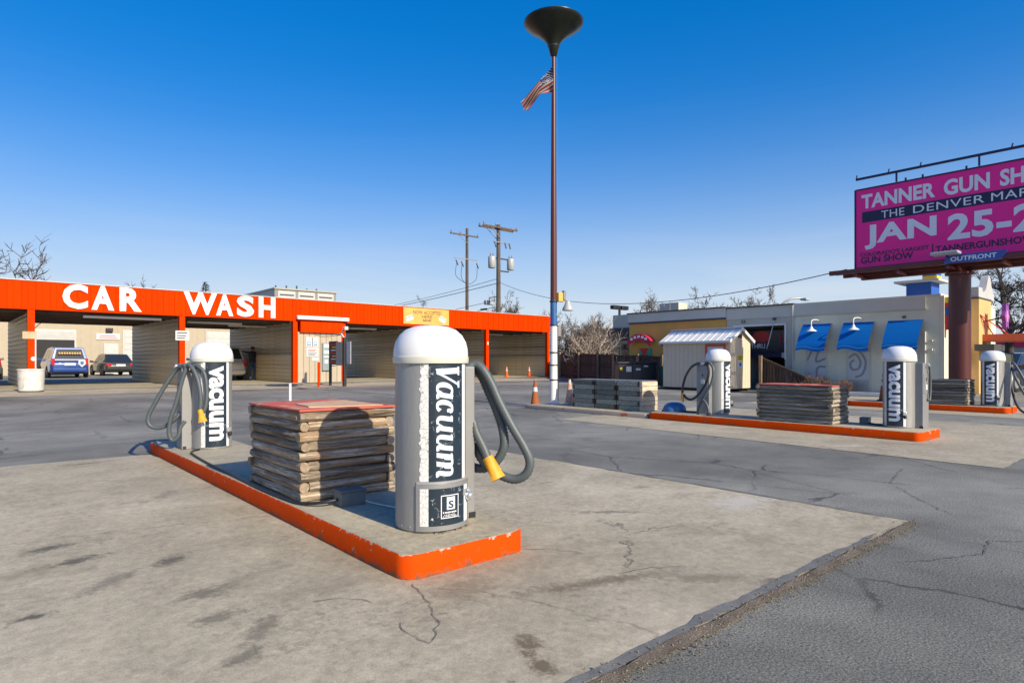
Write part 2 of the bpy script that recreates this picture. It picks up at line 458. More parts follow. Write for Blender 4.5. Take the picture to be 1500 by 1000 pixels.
MAROON_POLE = M('maroon_pole_paint', (0.085, 0.015, 0.012), 0.4, 0.0, 0.12, 1.0, stretch=(1, 1, 0.4))
POLE_BLUE = M('blue_pole_paint', (0.02, 0.10, 0.27), 0.5, var=0.2, dirt=(0.5, 0.5, 0.5), dscale=5, dlo=0.6, dhi=0.7)
FUNNEL = M('dark_green_lamp_metal', (0.022, 0.026, 0.02), 0.3, 0.5, 0.3, 2.5)
CONE_OR = mat_chipped('traffic_cone_orange', (0.75, 0.12, 0.03), (0.25, 0.1, 0.05), 0.68, 9, 0.6, 0.2)
CONE_DIRTY = mat_chipped('dirty_cone_orange', (0.33, 0.105, 0.04), (0.16, 0.085, 0.05), 0.6, 5, 0.7, 0.25)
CONE_FADED = mat_chipped('faded_cone', (0.6, 0.31, 0.2), (0.55, 0.5, 0.44), 0.52, 6, 0.7, 0.2, (0.35, 0.2, 0.14))
CONE_BAND = M('grubby_reflective_band', (0.55, 0.53, 0.5), 0.5, var=0.2, vscale=12)
BLUE_PLASTIC = M('scuffed_blue_plastic', (0.035, 0.13, 0.3), 0.5, var=0.25, vscale=8, dirt=(0.3, 0.33, 0.36), dscale=6, dlo=0.58, dhi=0.75)
SHED_WALL = M('beige_shed_siding', (0.58, 0.49, 0.36), 0.65, var=0.04, rnd=0.03)
SHED_ROOF = M('white_metal_roof', (0.66, 0.66, 0.64), 0.6, 0.0, 0.06, rnd=0.04)
SHED_DOOR = M('pale_grey_door', (0.48, 0.52, 0.56), 0.5, var=0.04)
DOOR_FRAME = M('red_orange_frame', (0.56, 0.06, 0.012), 0.5)
DUMP = M('navy_steel', (0.012, 0.014, 0.024), 0.4, var=0.3, vscale=4)
GREEN_BIN = M('green_plastic', (0.012, 0.10, 0.07), 0.5)
OCHRE = M('ochre_stucco', (0.60, 0.35, 0.085), 0.85, var=0.08, vscale=1.2, bump=0.3)
CREAM_ST = M('cream_stucco', (0.62, 0.40, 0.16), 0.85, var=0.05, bump=0.3)
CREAM_WHITE = M('cream_white_stucco', (0.66, 0.62, 0.5), 0.85, var=0.05, bump=0.2)
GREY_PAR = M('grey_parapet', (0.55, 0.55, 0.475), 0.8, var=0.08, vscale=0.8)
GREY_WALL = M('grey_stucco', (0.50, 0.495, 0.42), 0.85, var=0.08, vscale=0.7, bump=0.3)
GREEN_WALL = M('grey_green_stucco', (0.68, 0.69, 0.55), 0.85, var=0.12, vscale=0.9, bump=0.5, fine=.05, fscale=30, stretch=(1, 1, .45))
TRIM_DARK = M('dark_trim', (0.06, 0.062, 0.065), 0.6)
AWN = M('blue_awning_cloth', (0.003, 0.13, 0.47), 0.8, spec=0.1, var=0.05, vscale=2)
AWN_LIGHT = M('light_blue_piping', (0.12, 0.42, 0.7), 0.6)
SWIRL = M('grey_window_print', (0.26, 0.28, 0.29), 0.6)
WINPRINT = M('frosted_window_film', (0.50, 0.54, 0.55), 0.35, var=0.05)
GLASS = glass_mat('dark_glass')
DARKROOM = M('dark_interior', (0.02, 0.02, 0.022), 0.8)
RED_SIGN = M('red_sign', (0.5, 0.02, 0.02), 0.5)
MAGENTA_RED = M('crimson_awning', (0.5, 0.012, 0.06), 0.6, var=0.15)
BLUE_TOWER = M('blue_tower_paint', (0.015, 0.09, 0.40), 0.6, var=0.06)
YELLOW_P = M('yellow_paint', (0.72, 0.55, 0.03), 0.6)
TEAL_DOOR = M('teal_door', (0.03, 0.28, 0.17), 0.5)
PURPLE = M('purple_sign', (0.19, 0.05, 0.30), 0.5, var=0.2, vscale=8)
PINK = M('pink_sign', (0.6, 0.2, 0.45), 0.5, var=0.2, vscale=8)
ORANGE_CANOPY = M('orange_canopy_paint', (0.70, 0.13, 0.05), 0.5)
BILL_PINK = M('magenta_vinyl', (0.92, 0.008, 0.27), 0.5, var=0.06, vscale=0.8)
BILL_NAVY = M('billboard_navy', (0.012, 0.012, 0.055), 0.5)
BILL_WHITE = M('billboard_white', (0.74, 0.75, 0.80), 0.5, var=0.03)
OUTBLUE = M('placard_blue', (0.03, 0.08, 0.35), 0.4)
BARK = M('grey_bark', (0.115, 0.095, 0.08), 0.9, var=0.25, vscale=4)
BARK_D = M('dark_bark', (0.06, 0.045, 0.038), 0.9, var=0.25, vscale=4)
BARK_PALE = M('bleached_branch', (0.3, 0.255, 0.2), 0.85, var=0.2, vscale=4)
TWIG = M('twig', (0.115, 0.09, 0.072), 0.9, var=0.2, vscale=2)
SHRUB = M('dry_shrub_twig', (0.22, 0.14, 0.1), 0.9, var=0.3, vscale=9)
NEEDLE = M('evergreen_needle', (0.02, 0.035, 0.022), 0.8, var=0.3, vscale=3)
RUBBER = M('tyre_rubber', (0.012, 0.012, 0.013), 0.8)
RIM_M = M('wheel_rim', (0.45, 0.45, 0.46), 0.3, 0.7)
TAIL = M('tail_lamp_red', (0.45, 0.01, 0.015), 0.25, coat=0.5)
PLATE = M('number_plate', (0.6, 0.62, 0.6), 0.5)
INSUL = M('dark_insulator', (0.05, 0.045, 0.045), 0.35)
TRANSF = M('grey_transformer_paint', (0.36, 0.38, 0.39), 0.45, var=0.08)
WIREM = M('black_wire', (0.02, 0.02, 0.022), 0.6)
WAREHOUSE = M('pale_clad_wall', (0.22, 0.21, 0.19), 0.6, var=0.05)
WAREHOUSE_D = M('dull_clad_wall', (0.34, 0.34, 0.29), 0.6, var=0.06)
FLAG_R = M('flag_red_cloth', (0.17, 0.008, 0.014), 0.9)
FLAG_W = M('flag_white_cloth', (0.27, 0.25, 0.25), 0.9)
SKIN = M('skin', (0.45, 0.26, 0.18), 0.6)
JACKET = M('dark_jacket', (0.012, 0.013, 0.022), 0.8)
JEANS = M('blue_jeans', (0.03, 0.055, 0.12), 0.85)
WOODCAP = M('dark_cap', (0.03, 0.012, 0.012), 0.8)
PAINT_BLUE = M('blue_car_paint', (0.012, 0.055, 0.24), 0.3, 0.1, 0.03, coat=0.8)
PAINT_BLACK = M('black_car_paint', (0.03, 0.032, 0.03), 0.3, 0.2, 0.03, coat=0.8)
PAINT_SILVER = M('silver_car_paint', (0.68, 0.68, 0.67), 0.3, 0.4, 0.03, coat=0.6)
PAINT_GREYGREEN = M('grey_green_car_paint', (0.14, 0.16, 0.145), 0.3, 0.3, 0.03, coat=0.6)
PAINT_NAVY = M('navy_car_paint', (0.016, 0.022, 0.05), 0.28, 0.2, 0.03, coat=0.8)
PLASTIC_D = M('dark_plastic', (0.02, 0.02, 0.022), 0.6)

# ------------------------------------------------------------------ object helpers
OFF = {}

def setp(o, label=None, cat=None, group=None, kind=None):
    if label: o['label'] = label
    if cat: o['category'] = cat
    if group: o['group'] = group
    if kind: o['kind'] = kind

def thing(name, label, cat, loc=(0, 0, 0), rz=0.0, group=None):
    o = bpy.data.objects.new(name, None)
    o.empty_display_size = 0.2
    COL.objects.link(o)
    o.location = loc
    o.rotation_euler = (0, 0, rz)
    setp(o, label, cat, group)
    OFF[o.name] = Vector(loc)
    return o

def spline(pts, step=0.05):
    P_ = [Vector(p) for p in pts]
    res = []
    for i in range(len(P_) - 1):
        p0 = P_[max(i - 1, 0)]; p1 = P_[i]; p2 = P_[i + 1]; p3 = P_[min(i + 2, len(P_) - 1)]
        n = max(2, int((p2 - p1).length / step))
        for k in range(n):
            u = k / n
            res.append(0.5 * ((2 * p1) + (-p0 + p2) * u + (2 * p0 - 5 * p1 + 4 * p2 - p3) * u * u + (-p0 + 3 * p1 - 3 * p2 + p3) * u ** 3))
    res.append(P_[-1])
    return res

class MB:
    def __init__(s):
        s.v = []; s.f = []; s.m = []

    def add(s, vs, fs, m=0):
        b = len(s.v)
        s.v.extend([tuple(x) for x in vs])
        for f in fs:
            s.f.append(tuple(b + i for i in f)); s.m.append(m)
        return s

    def box(s, x0, x1, y0, y1, z0, z1, m=0):
        vs = [(x, y, z) for z in (z0, z1) for y in (y0, y1) for x in (x0, x1)]
        return s.add(vs, [(0, 2, 3, 1), (4, 5, 7, 6), (0, 1, 5, 4), (2, 6, 7, 3), (0, 4, 6, 2), (1, 3, 7, 5)], m)

    def bar(s, a, b, w, h, m=0, up=(0, 0, 1)):
        a = Vector(a); b = Vector(b); d = (b - a).normalized(); u = Vector(up)
        if abs(d.dot(u)) > 0.98: u = Vector((1, 0, 0))
        sd = d.cross(u).normalized(); u = sd.cross(d).normalized()
        vs = []
        for p in (a, b):
            for i, j in ((-1, -1), (1, -1), (1, 1), (-1, 1)):
                vs.append(p + sd * (i * w / 2) + u * (j * h / 2))
        return s.add(vs, [(0, 1, 2, 3), (7, 6, 5, 4), (0, 4, 5, 1), (1, 5, 6, 2), (2, 6, 7, 3), (3, 7, 4, 0)], m)

    def tube(s, pts, r, n=8, m=0, caps=True, cm=None):
        pts = [Vector(p) for p in pts]
        k = len(pts)
        rs = r if isinstance(r, (list, tuple)) else [r] * k
        t0 = (pts[1] - pts[0]).normalized()
        u = Vector((0, 0, 1)) if abs(t0.z) < 0.9 else Vector((1, 0, 0))
        nrm = t0.cross(u).normalized()
        b = len(s.v)
        for i in range(k):
            if i == 0: tg = pts[1] - pts[0]
            elif i == k - 1: tg = pts[-1] - pts[-2]
            else: tg = pts[i + 1] - pts[i - 1]
            tg = tg.normalized() if tg.length > 1e-9 else t0
            nrm = nrm - tg * nrm.dot(tg)
            nrm = nrm.normalized() if nrm.length > 1e-6 else tg.orthogonal().normalized()
            bn = tg.cross(nrm)
            for j in range(n):
                a = 2 * PI * j / n
                s.v.append(tuple(pts[i] + (nrm * math.cos(a) + bn * math.sin(a)) * rs[i]))
        for i in range(k - 1):
            for j in range(n):
                j2 = (j + 1) % n
                s.f.append((b + i * n + j, b + i * n + j2, b + (i + 1) * n + j2, b + (i + 1) * n + j)); s.m.append(m)
        if caps:
            c_ = m if cm is None else cm
            s.f.append(tuple(b + j for j in reversed(range(n)))); s.m.append(c_)
            s.f.append(tuple(b + (k - 1) * n + j for j in range(n))); s.m.append(c_)
        return s

    def lathe(s, prof, n=24, c=(0, 0, 0), m=0, a0=0.0, a1=2 * PI):
        full = abs(a1 - a0 - 2 * PI) < 1e-6
        cols = n if full else n + 1
        b = len(s.v)
        for r, z in prof:
            for j in range(cols):
                a = a0 + (a1 - a0) * j / n
                s.v.append((c[0] + r * math.cos(a), c[1] + r * math.sin(a), c[2] + z))
        for i in range(len(prof) - 1):
            for j in range(n):
                j2 = (j + 1) % cols if full else j + 1
                q = (b + i * cols + j, b + i * cols + j2, b + (i + 1) * cols + j2, b + (i + 1) * cols + j)
                s.f.append(q); s.m.append(m)
        return s

    def poly(s, pts, m=0):
        return s.add(pts, [tuple(range(len(pts)))], m)

    def prism(s, pts, vec, m=0):
        n = len(pts); v = Vector(vec)
        vs = [Vector(p) for p in pts] + [Vector(p) + v for p in pts]
        fs = [tuple(reversed(range(n))), tuple(range(n, 2 * n))]
        fs += [(i, (i + 1) % n, n + (i + 1) % n, n + i) for i in range(n)]
        return s.add(vs, fs, m)

    def mesh(s, name, mats, smooth=35, off=None):
        me = bpy.data.meshes.new(name)
        vs = s.v if off is None else [(x - off.x, y - off.y, z - off.z) for x, y, z in s.v]
        me.from_pydata(vs, [], s.f)
        for mt in (mats if isinstance(mats, (list, tuple)) else [mats]):
            me.materials.append(mt)
        me.polygons.foreach_set('material_index', s.m)
        if smooth:
            me.polygons.foreach_set('use_smooth', [True] * len(s.f))
            me.set_sharp_from_angle(angle=R(smooth))
        me.update()
        return me

    def build(s, name, mats, parent=None, smooth=35, world=False, bevel=0.0, loc=None, rot=None):
        off = OFF.get(parent.name) if (world and parent) else None
        me = s.mesh(name, mats, smooth, off)
        o = bpy.data.objects.new(name, me)
        COL.objects.link(o)
        if parent:
            o.parent = parent
            OFF[o.name] = OFF.get(parent.name, Vector((0, 0, 0)))
        if loc: o.location = loc
        if rot: o.rotation_euler = rot
        if bevel:
            b = o.modifiers.new('bevel', 'BEVEL')
            b.width = bevel; b.segments = 2; b.limit_method = 'ANGLE'
        return o

def inst(me, name, parent, loc, rot=(0, 0, 0), scale=(1, 1, 1)):
    o = bpy.data.objects.new(name, me)
    COL.objects.link(o)
    o.parent = parent
    o.location = loc; o.rotation_euler = rot; o.scale = scale
    return o

def struct(name, mb, mats, smooth=None):
    o = mb.build(name, mats, None, smooth)
    o['kind'] = 'structure'
    return o

def dup(root, loc, rz, label):
    r = root.copy(); COL.objects.link(r)
    r.location = loc; r.rotation_euler = (0, 0, rz); r['label'] = label
    for ch in root.children:
        c = ch.copy(); COL.objects.link(c); c.parent = r
        for g in ch.children:
            d = g.copy(); COL.objects.link(d); d.parent = c
    return r

_tc = {}
def text2d(s, offset=0.0, shear=0.0, spacing=1.0, res=3):
    key = (s, offset, shear, spacing)
    if key in _tc: return _tc[key]
    cu = bpy.data.curves.new('txt', 'FONT')
    cu.body = s; cu.size = 1.0; cu.offset = offset; cu.shear = shear
    cu.space_character = spacing; cu.resolution_u = res
    ob = bpy.data.objects.new('txt', cu)
    COL.objects.link(ob)
    dg = bpy.context.evaluated_depsgraph_get()
    dg.update()
    me = ob.evaluated_get(dg).to_mesh()
    vs = [(v.co.x, v.co.y) for v in me.vertices]
    fs = [tuple(p.vertices) for p in me.polygons]
    ob.evaluated_get(dg).to_mesh_clear()
    bpy.data.objects.remove(ob); bpy.data.curves.remove(cu)
    x0 = min(v[0] for v in vs); x1 = max(v[0] for v in vs); y0 = min(v[1] for v in vs); y1 = max(v[1] for v in vs)
    vs = [((x - x0) / (x1 - x0), (y - y0) / (y1 - y0)) for x, y in vs]
    _tc[key] = (vs, fs)
    return vs, fs

def put_text(s, o, ux, uy, w, h, mat, parent, offset=0.0, shear=0.0, spacing=1.0, depth=0.0, name='lettering', world=True, lift=0.0):
    """flat (or thick) lettering with its lower left corner at o, running along ux"""
    vs, fs = text2d(s, offset, shear, spacing)
    o = Vector(o); ux = Vector(ux).normalized(); uy = Vector(uy).normalized(); nn = ux.cross(uy)
    mb = MB()
    pts = [o + ux * (x * w) + uy * (y * h) + nn * (lift + depth) for x, y in vs]
    mb.add(pts, fs)
    if depth:
        from collections import Counter
        cnt = {}
        for f in fs:
            for i in range(len(f)):
                e = (f[i], f[(i + 1) % len(f)])
                cnt[e] = cnt.get(e, 0) + 1
        side = []
        n = len(vs)
        bk = [p - nn * depth for p in pts]
        mb2 = [(b_, a_, a_ + n, b_ + n) for (a_, b_) in cnt if (b_, a_) not in cnt]
        mb.v = []; mb.f = []; mb.m = []
        mb.add(pts + bk, list(fs) + mb2)
    return mb.build(name, mat, parent, None, world)

def ribbon(pts, wf, z=0.0):
    """2-D stroke -> quads; wf(direction)->width"""
    vs = []; fs = []
    n = len(pts)
    for i in range(n):
        a = Vector(pts[max(i - 1, 0)]); b = Vector(pts[min(i + 1, n - 1)])
        d = (b - a).normalized(); w = wf(d) if callable(wf) else wf
        nr = Vector((-d.y, d.x)) * w / 2
        p = Vector(pts[i])
        vs += [(p.x + nr.x, p.y + nr.y, z), (p.x - nr.x, p.y - nr.y, z)]
    for i in range(n - 1):
        fs.append((2 * i, 2 * i + 1, 2 * i + 3, 2 * i + 2))
    return vs, fs

# ------------------------------------------------------------------ the ground
struct('ground', MB().poly([(-900, -900, 0), (900, -900, 0), (900, 900, 0), (-900, 900, 0)]), ASPHALT)

def ragged(pts, z, step=0.12, amp=0.02, seed=1):
    rnd = random.Random(seed); res = []
    for i in range(len(pts)):
        a = Vector(pts[i]); b = Vector(pts[(i + 1) % len(pts)])
        n = max(1, int((b - a).length / step))
        nr = Vector((-(b - a).y, (b - a).x)).normalized()
        for k in range(n):
            p = a.lerp(b, k / n)
            q = p + nr * (mnoise.noise(Vector((p.x * 2.5, p.y * 2.5, seed))) * amp + rnd.uniform(-amp, amp) * 0.3)
            res.append((q.x, q.y, z))
    return res

struct('concrete_pad', MB().poly(ragged([(-9, 1.66), (5.58, 1.66), (5.58, 9.5), (-9, 9.7)], 0.006, amp=0.03, seed=3)), CONC)
struct('concrete_pad', MB().poly(ragged([(9.15, 1.74), (15.2, 1.74), (15.2, 9.5), (9.6, 9.5)], 0.005, amp=0.03, seed=5)), CONC_AP)
struct('concrete_pad', MB().poly(ragged([(17.3, 1.0), (21.5, 1.0), (21.5, 9.5), (17.3, 9.5)], 0.005, amp=0.03, seed=8)), CONC_AP)
struct('wash_apron', MB().poly([(-40, 26.6, 0.005), (33.0, 28.6, 0.005), (33.0, 32.9, 0.098), (-40, 30.4, 0.098)]), CONC_AP)
struct('rear_lot', MB().box(-60, 33.0, 30.2, 130, -0.2, 0.09), ASPHALT)
struct('side_yard', MB().poly(ragged([(33.4, 30), (60, 12), (60, 70), (33.4, 70)], 0.004, 0.8, 0.15, 9)), DIRT)

# dirt gathered along the ragged edge between slab and asphalt
def strip(x0, x1, yf, w0, w1, z, seed, step=0.06):
    up = []; lo = []
    n = int((x1 - x0) / step)
    for i in range(n + 1):
        x = x0 + (x1 - x0) * i / n
        e = mnoise.noise(Vector((x * 3.1, seed, 0))) ; e2 = mnoise.noise(Vector((x * 9.0, seed + 5, 0))); e3 = mnoise.noise(Vector((x * 2.3, seed + 9, 1)))
        ends = min(1, (i + 0.3) / 6, (n - i + 0.3) / 6)
        up.append((x, yf + max(0.004, w0 * (0.6 + 1.1 * e3 + 0.5 * e2)) * ends, z)); lo.append((x, yf - (w1 * (0.8 + 0.7 * e + 0.4 * e2)) * ends, z))
    mb = MB()
    for i in range(n):
        mb.poly([lo[i], lo[i + 1], up[i + 1], up[i]])
    return mb
struct('tar_band', strip(-4, 5.0, 1.69, 0.038, 0.05, 0.010, 2), TAR)
struct('dirt_strip', strip(-6, 5.66, 1.625, 0.028, 0.06, 0.014, 4), DIRT)
mbx = strip(0, 7.8, 0, 0.03, 0.03, 0.011, 11)
mbx.v = [(5.585 - y, 1.72 + x, z) for x, y, z in mbx.v]
struct('dirt_strip', mbx, TAR)

def pebbles(name, spots, lo, hi, mat, seed):
    rnd = random.Random(seed); mb = MB()
    for x, y in spots:
        r = rnd.uniform(lo, hi); q = Quaternion((rnd.random(), rnd.random(), rnd.random()), rnd.uniform(0, 6))
        vs = [q @ Vector(p) for p in ((r, 0, 0), (-r, 0, 0), (0, r * .8, 0), (0, -r * .9, 0), (0, 0, r * .7), (0, 0, -r * .7))]
        mb.add([(v.x + x, v.y + y, v.z + r * .35 + 0.012) for v in vs], [(0, 2, 4), (2, 1, 4), (1, 3, 4), (3, 0, 4), (2, 0, 5), (1, 2, 5), (3, 1, 5), (0, 3, 5)])
    o = mb.build(name, mat, None, None); o['kind'] = 'stuff'; setp(o, None, None)
    return o
rnd = random.Random(4)
sp = [(rnd.uniform(1.0, 5.6), 1.585 + rnd.gauss(0, 0.05)) for _ in range(1100)]
o = pebbles('loose_gravel', sp, 0.002, 0.008, STONE, 3)
o['label'] = 'loose grit and small stones along the slab edge'; o['category'] = 'gravel'

# cracks and joints seen in the slab: thin ragged recess-dark slivers
def crack(pts, w, seed, z=0.012, name='pavement_crack'):
    rnd_ = random.Random(seed)
    line = [Vector((p[0], p[1], 0)) for p in pts]
    fine = []
    for i in range(len(line) - 1):
        n = max(2, int((line[i + 1] - line[i]).length / 0.035))
        for k in range(n):
            q = line[i].lerp(line[i + 1], k / n)
            fine.append(q + Vector((rnd_.gauss(0, 0.008), rnd_.gauss(0, 0.008), 0)))
    fine.append(line[-1])
    n = len(fine)
    vs, fs = ribbon([(p.x, p.y) for p in fine], lambda d: w * rnd_.uniform(0.3, 1.3), z)
    struct(name, MB().add(vs, fs), CRACK)
crack([(2.79, 3.09), (2.92, 3.00), (3.0, 2.85), (3.03, 2.76)], 0.006, 1)
crack([(1.87, 3.03), (1.85, 2.86), (1.76, 2.62), (1.70, 2.47), (1.55, 2.35), (1.53, 2.47), (1.57, 2.62)], 0.0045, 2)
crack([(1.95, 2.86), (2.10, 2.72), (2.18, 2.50), (2.26, 2.35), (2.3, 2.1), (2.38, 1.9), (2.4, 1.72)], 0.003, 3)
crack([(1.36, 3.14), (1.49, 3.09), (1.56, 3.00), (1.58, 2.93)], 0.004, 4)
crack([(-0.4, 5.6), (0.4, 5.45), (1.2, 5.3), (1.85, 5.1)], 0.004, 5)
crack([(2.9, 2.37), (3.15, 2.3), (3.3, 2.2)], 0.006, 7)
for k, pts in enumerate(([(6.1, 1.5), (6.6, 1.9), (7.2, 2.3), (8.2, 2.5)], [(5.6, 0.9), (6.0, 0.5), (6.3, 0.75), (7.1, 0.3)], [(4.4, 1.35), (5.0, 1.05), (5.4, 1.1), (5.9, 0.6), (6.6, 0.2)],
                         [(6.3, 2.5), (6.9, 4.0), (6.8, 6.0), (7.2, 8.0)], [(7.6, 0.9), (7.9, 0.2), (8.6, -0.2)], [(9.5, 0.9), (10.5, 1.2), (12, 1.0)])):
    crack(pts, 0.008, 20 + k, 0.006)

# ------------------------------------------------------------------ raised islands
def rounded(x0, x1, y0, y1, r, n=8, back=True):
    pts = []
    cs = [(x0 + r, y0 + r, PI, 1.5 * PI), (x1 - r, y0 + r, 1.5 * PI, 2 * PI), (x1 - r, y1 - r, 0, .5 * PI), (x0 + r, y1 - r, .5 * PI, PI)]
    for cx, cy, a, b in cs:
        for k in range(n + 1):
            t = a + (b - a) * k / n
            pts.append((cx + r * math.cos(t), cy + r * math.sin(t)))
    return pts

def island(label, x0, x1, y0, y1, h, mat, r=0.11, group='raised islands with painted kerbs', seg=None):
    t = thing('vacuum_island', label, 'island', ((x0 + x1) / 2, (y0 + y1) / 2, 0), 0, group)
    ox, oy = (x0 + x1) / 2, (y0 + y1) / 2
    outer = [(x - ox, y - oy) for x, y in rounded(x0, x1, y0, y1, r)]
    inner = [(x - ox, y - oy) for x, y in rounded(x0 + .022, x1 - .022, y0 + .022, y1 - .022, r)]
    n = len(outer)
    mb = MB()
    vs = [(x, y, -0.02) for x, y in outer] + [(x, y, h - 0.018) for x, y in outer] + [((a + c) / 2, (b + d) / 2, h - 0.003) for (a, b), (c, d) in zip(outer, inner)]
    fs = []
    for L in range(2):
        fs += [(L * n + i, L * n + (i + 1) % n, (L + 1) * n + (i + 1) % n, (L + 1) * n + i) for i in range(n)]
    mb.add(vs, fs)
    mb.build('painted_kerb', mat, t, 50)
    mb = MB()
    mid = [((a + c) / 2, (b + d) / 2) for (a, b), (c, d) in zip(outer, inner)]
    vs = [(x, y, h - 0.003) for x, y in mid] + [(x, y, h) for x, y in inner]
    mb.add(vs, [(i, (i + 1) % n, n + (i + 1) % n, n + i) for i in range(n)] + [tuple(range(n, 2 * n))])
    mb.build('concrete_top', CONC_ISL, t, 50)
    return t
island('orange kerbed concrete island under the nearest vacuum and log crate', 1.87, 2.81, 3.07, 9.78, 0.15, ORANGE_CURB)
island('orange kerbed concrete island under the silver vacuum left of the maroon billboard column', 11.10, 12.15, 3.12, 8.28, 0.15, ORANGE_CURB)
island('low worn unpainted island under the flagpole and grey timber box', 11.10, 12.30, 8.31, 12.25, 0.10, WORN_CURB, 0.06)
island('orange kerbed concrete island at the right edge, under the rightmost vacuum', 18.45, 19.5, 3.40, 7.0, 0.15, ORANGE_CURB)

# ------------------------------------------------------------------ vacuum stations
def arc_panel(R0, R1, t0, t1, z0, z1, n=10):
    """curved panel, angle 0 = local -y, positive towards local +x"""
    mb = MB(); vs = []
    for z in (z0, z1):
        for r in (R0, R1):
            for k in range(n + 1):
                a = R(t0 + (t1 - t0) * k / n)
                vs.append((r * math.sin(a), -r * math.cos(a), z))
    N = n + 1
    fs = []
    for k in range(n):
        fs.append((N + k, N + k + 1, 3 * N + k + 1, 3 * N + k))
        fs.append((k, k + 1, N + k + 1, N + k)[::-1])
        fs.append((2 * N + k, 2 * N + k + 1, 3 * N + k + 1, 3 * N + k))
    fs.append((0, N, 3 * N, 2 * N)); fs.append((n, N + n, 3 * N + n, 2 * N + n)[::-1])
    return mb.add(vs, fs)

def wrap_text(vs2, fs2, rad, tc_, aw, ztop, zlen, parent, mat, name='lettering'):
    """text coords x (reading) runs down, y (up) runs to the right round the drum"""
    bm = bmesh.new()
    vv = [bm.verts.new((x, y, z)) for x, y, z in vs2]
    for f in fs2:
        try: bm.faces.new([vv[i] for i in f])
        except ValueError: pass
    for k in range(1, 10):
        bmesh.ops.bisect_plane(bm, geom=bm.verts[:] + bm.edges[:] + bm.faces[:], plane_co=(0, k / 10, 0), plane_no=(0, 1, 0))
    mb = MB()
    bm.verts.index_update()
    pts = []
    for v in bm.verts:
        a = R(tc_ - aw / 2 + aw * v.co.y)
        r = rad + v.co.z
        pts.append((r * math.sin(a), -r * math.cos(a), ztop - zlen * v.co.x))
    mb.add(pts, [tuple(v.index for v in f.verts) for f in bm.faces])
    bm.free()
    # outward facing
    return mb.build(name, mat, parent, None)

def arcpts(cx, cy, rx, ry, a0, a1, n=18):
    return [(cx + rx * math.cos(R(a0 + (a1 - a0) * k / n)), cy + ry * math.sin(R(a0 + (a1 - a0) * k / n))) for k in range(n + 1)]

def swash_vacuum():
    """a heavy italic 'Vacuum' drawn as broad-nib strokes: returns vertices in a unit box and faces"""
    V_ = []; F_ = []; cnt = [0]
    def st(pts, thick=0.34, thin=0.10, w=None):
        fine = []
        for i in range(len(pts) - 1):
            a = Vector(pts[i]); b = Vector(pts[i + 1]); n = max(1, int((b - a).length / 0.08))
            fine += [tuple(a.lerp(b, k / n)) for k in range(n)]
        fine.append(pts[-1])
        wf = (lambda d: thin + (thick - thin) * abs(d.y) ** 1.6) if w is None else w
        vs, fs = ribbon(fine, wf, cnt[0] * 0.00012)
        cnt[0] += 1
        b = len(V_); V_.extend(vs); F_.extend([tuple(b + i for i in f) for f in fs])
    def u_(x):
        st([(x - .16, .90), (x + .06, .96)], w=0.12)
        st([(x + .10, 1.0), (x + .10, .36)] + arcpts(x + .42, .36, .32, .31, 180, 300, 10), .34, .13)
        st([(x + .56, .10), (x + .76, .45)], w=0.11)
        st([(x + .84, 1.0), (x + .84, .26)] + arcpts(x + 1.0, .22, .16, .17, 180, 320, 7), .34, .12)
        return x + 1.22
    x = 0
    st([(-.12, 1.45), (.5, 1.45)], w=0.15)
    st([(.16, 1.45), (.56, .0)], w=0.40)
    st([(.60, .0), (1.18, 1.42)], w=0.16)
    st([(.92, 1.45), (1.40, 1.45)], w=0.15)
    x = 1.30
    st(arcpts(x + .44, .5, .36, .46, 60, 330, 22), .36, .13)
    st([(x + .6, .9), (x + .82, 1.0)], w=.12)
    st([(x + .84, 1.0), (x + .84, .26)] + arcpts(x + 1.0, .22, .16, .17, 180, 320, 7), .34, .12)
    x += 1.24
    st(arcpts(x + .44, .5, .36, .46, 50, 320, 22), .36, .13)
    st(arcpts(x + .64, .78, .1, .1, 0, 330, 8), w=.16)
    x += 1.0
    x = u_(x + .12)
    x = u_(x + .12)
    x += .12
    st([(x - .16, .90), (x + .06, .96)], w=0.12)
    st([(x + .10, 1.0), (x + .10, .0)], w=.34)
    for k in range(2):
        st([(x + .18, .45)] + arcpts(x + .42, .66, .28, .30, 150, 20, 9) + [(x + .72, .55), (x + .72, .0 if k == 0 else .24)] + (arcpts(x + .88, .2, .16, .17, 180, 320, 7) if k else []), .34, .13)
        x += .62
    x += .5
    V_ = [(a + .22 * b, b, c) for a, b, c in V_]
    x0 = min(v[0] for v in V_); x1 = max(v[0] for v in V_); y0 = min(v[1] for v in V_); y1 = max(v[1] for v in V_)
    return [((a - x0) / (x1 - x0), (b - y0) / (y1 - y0), c) for a, b, c in V_], F_

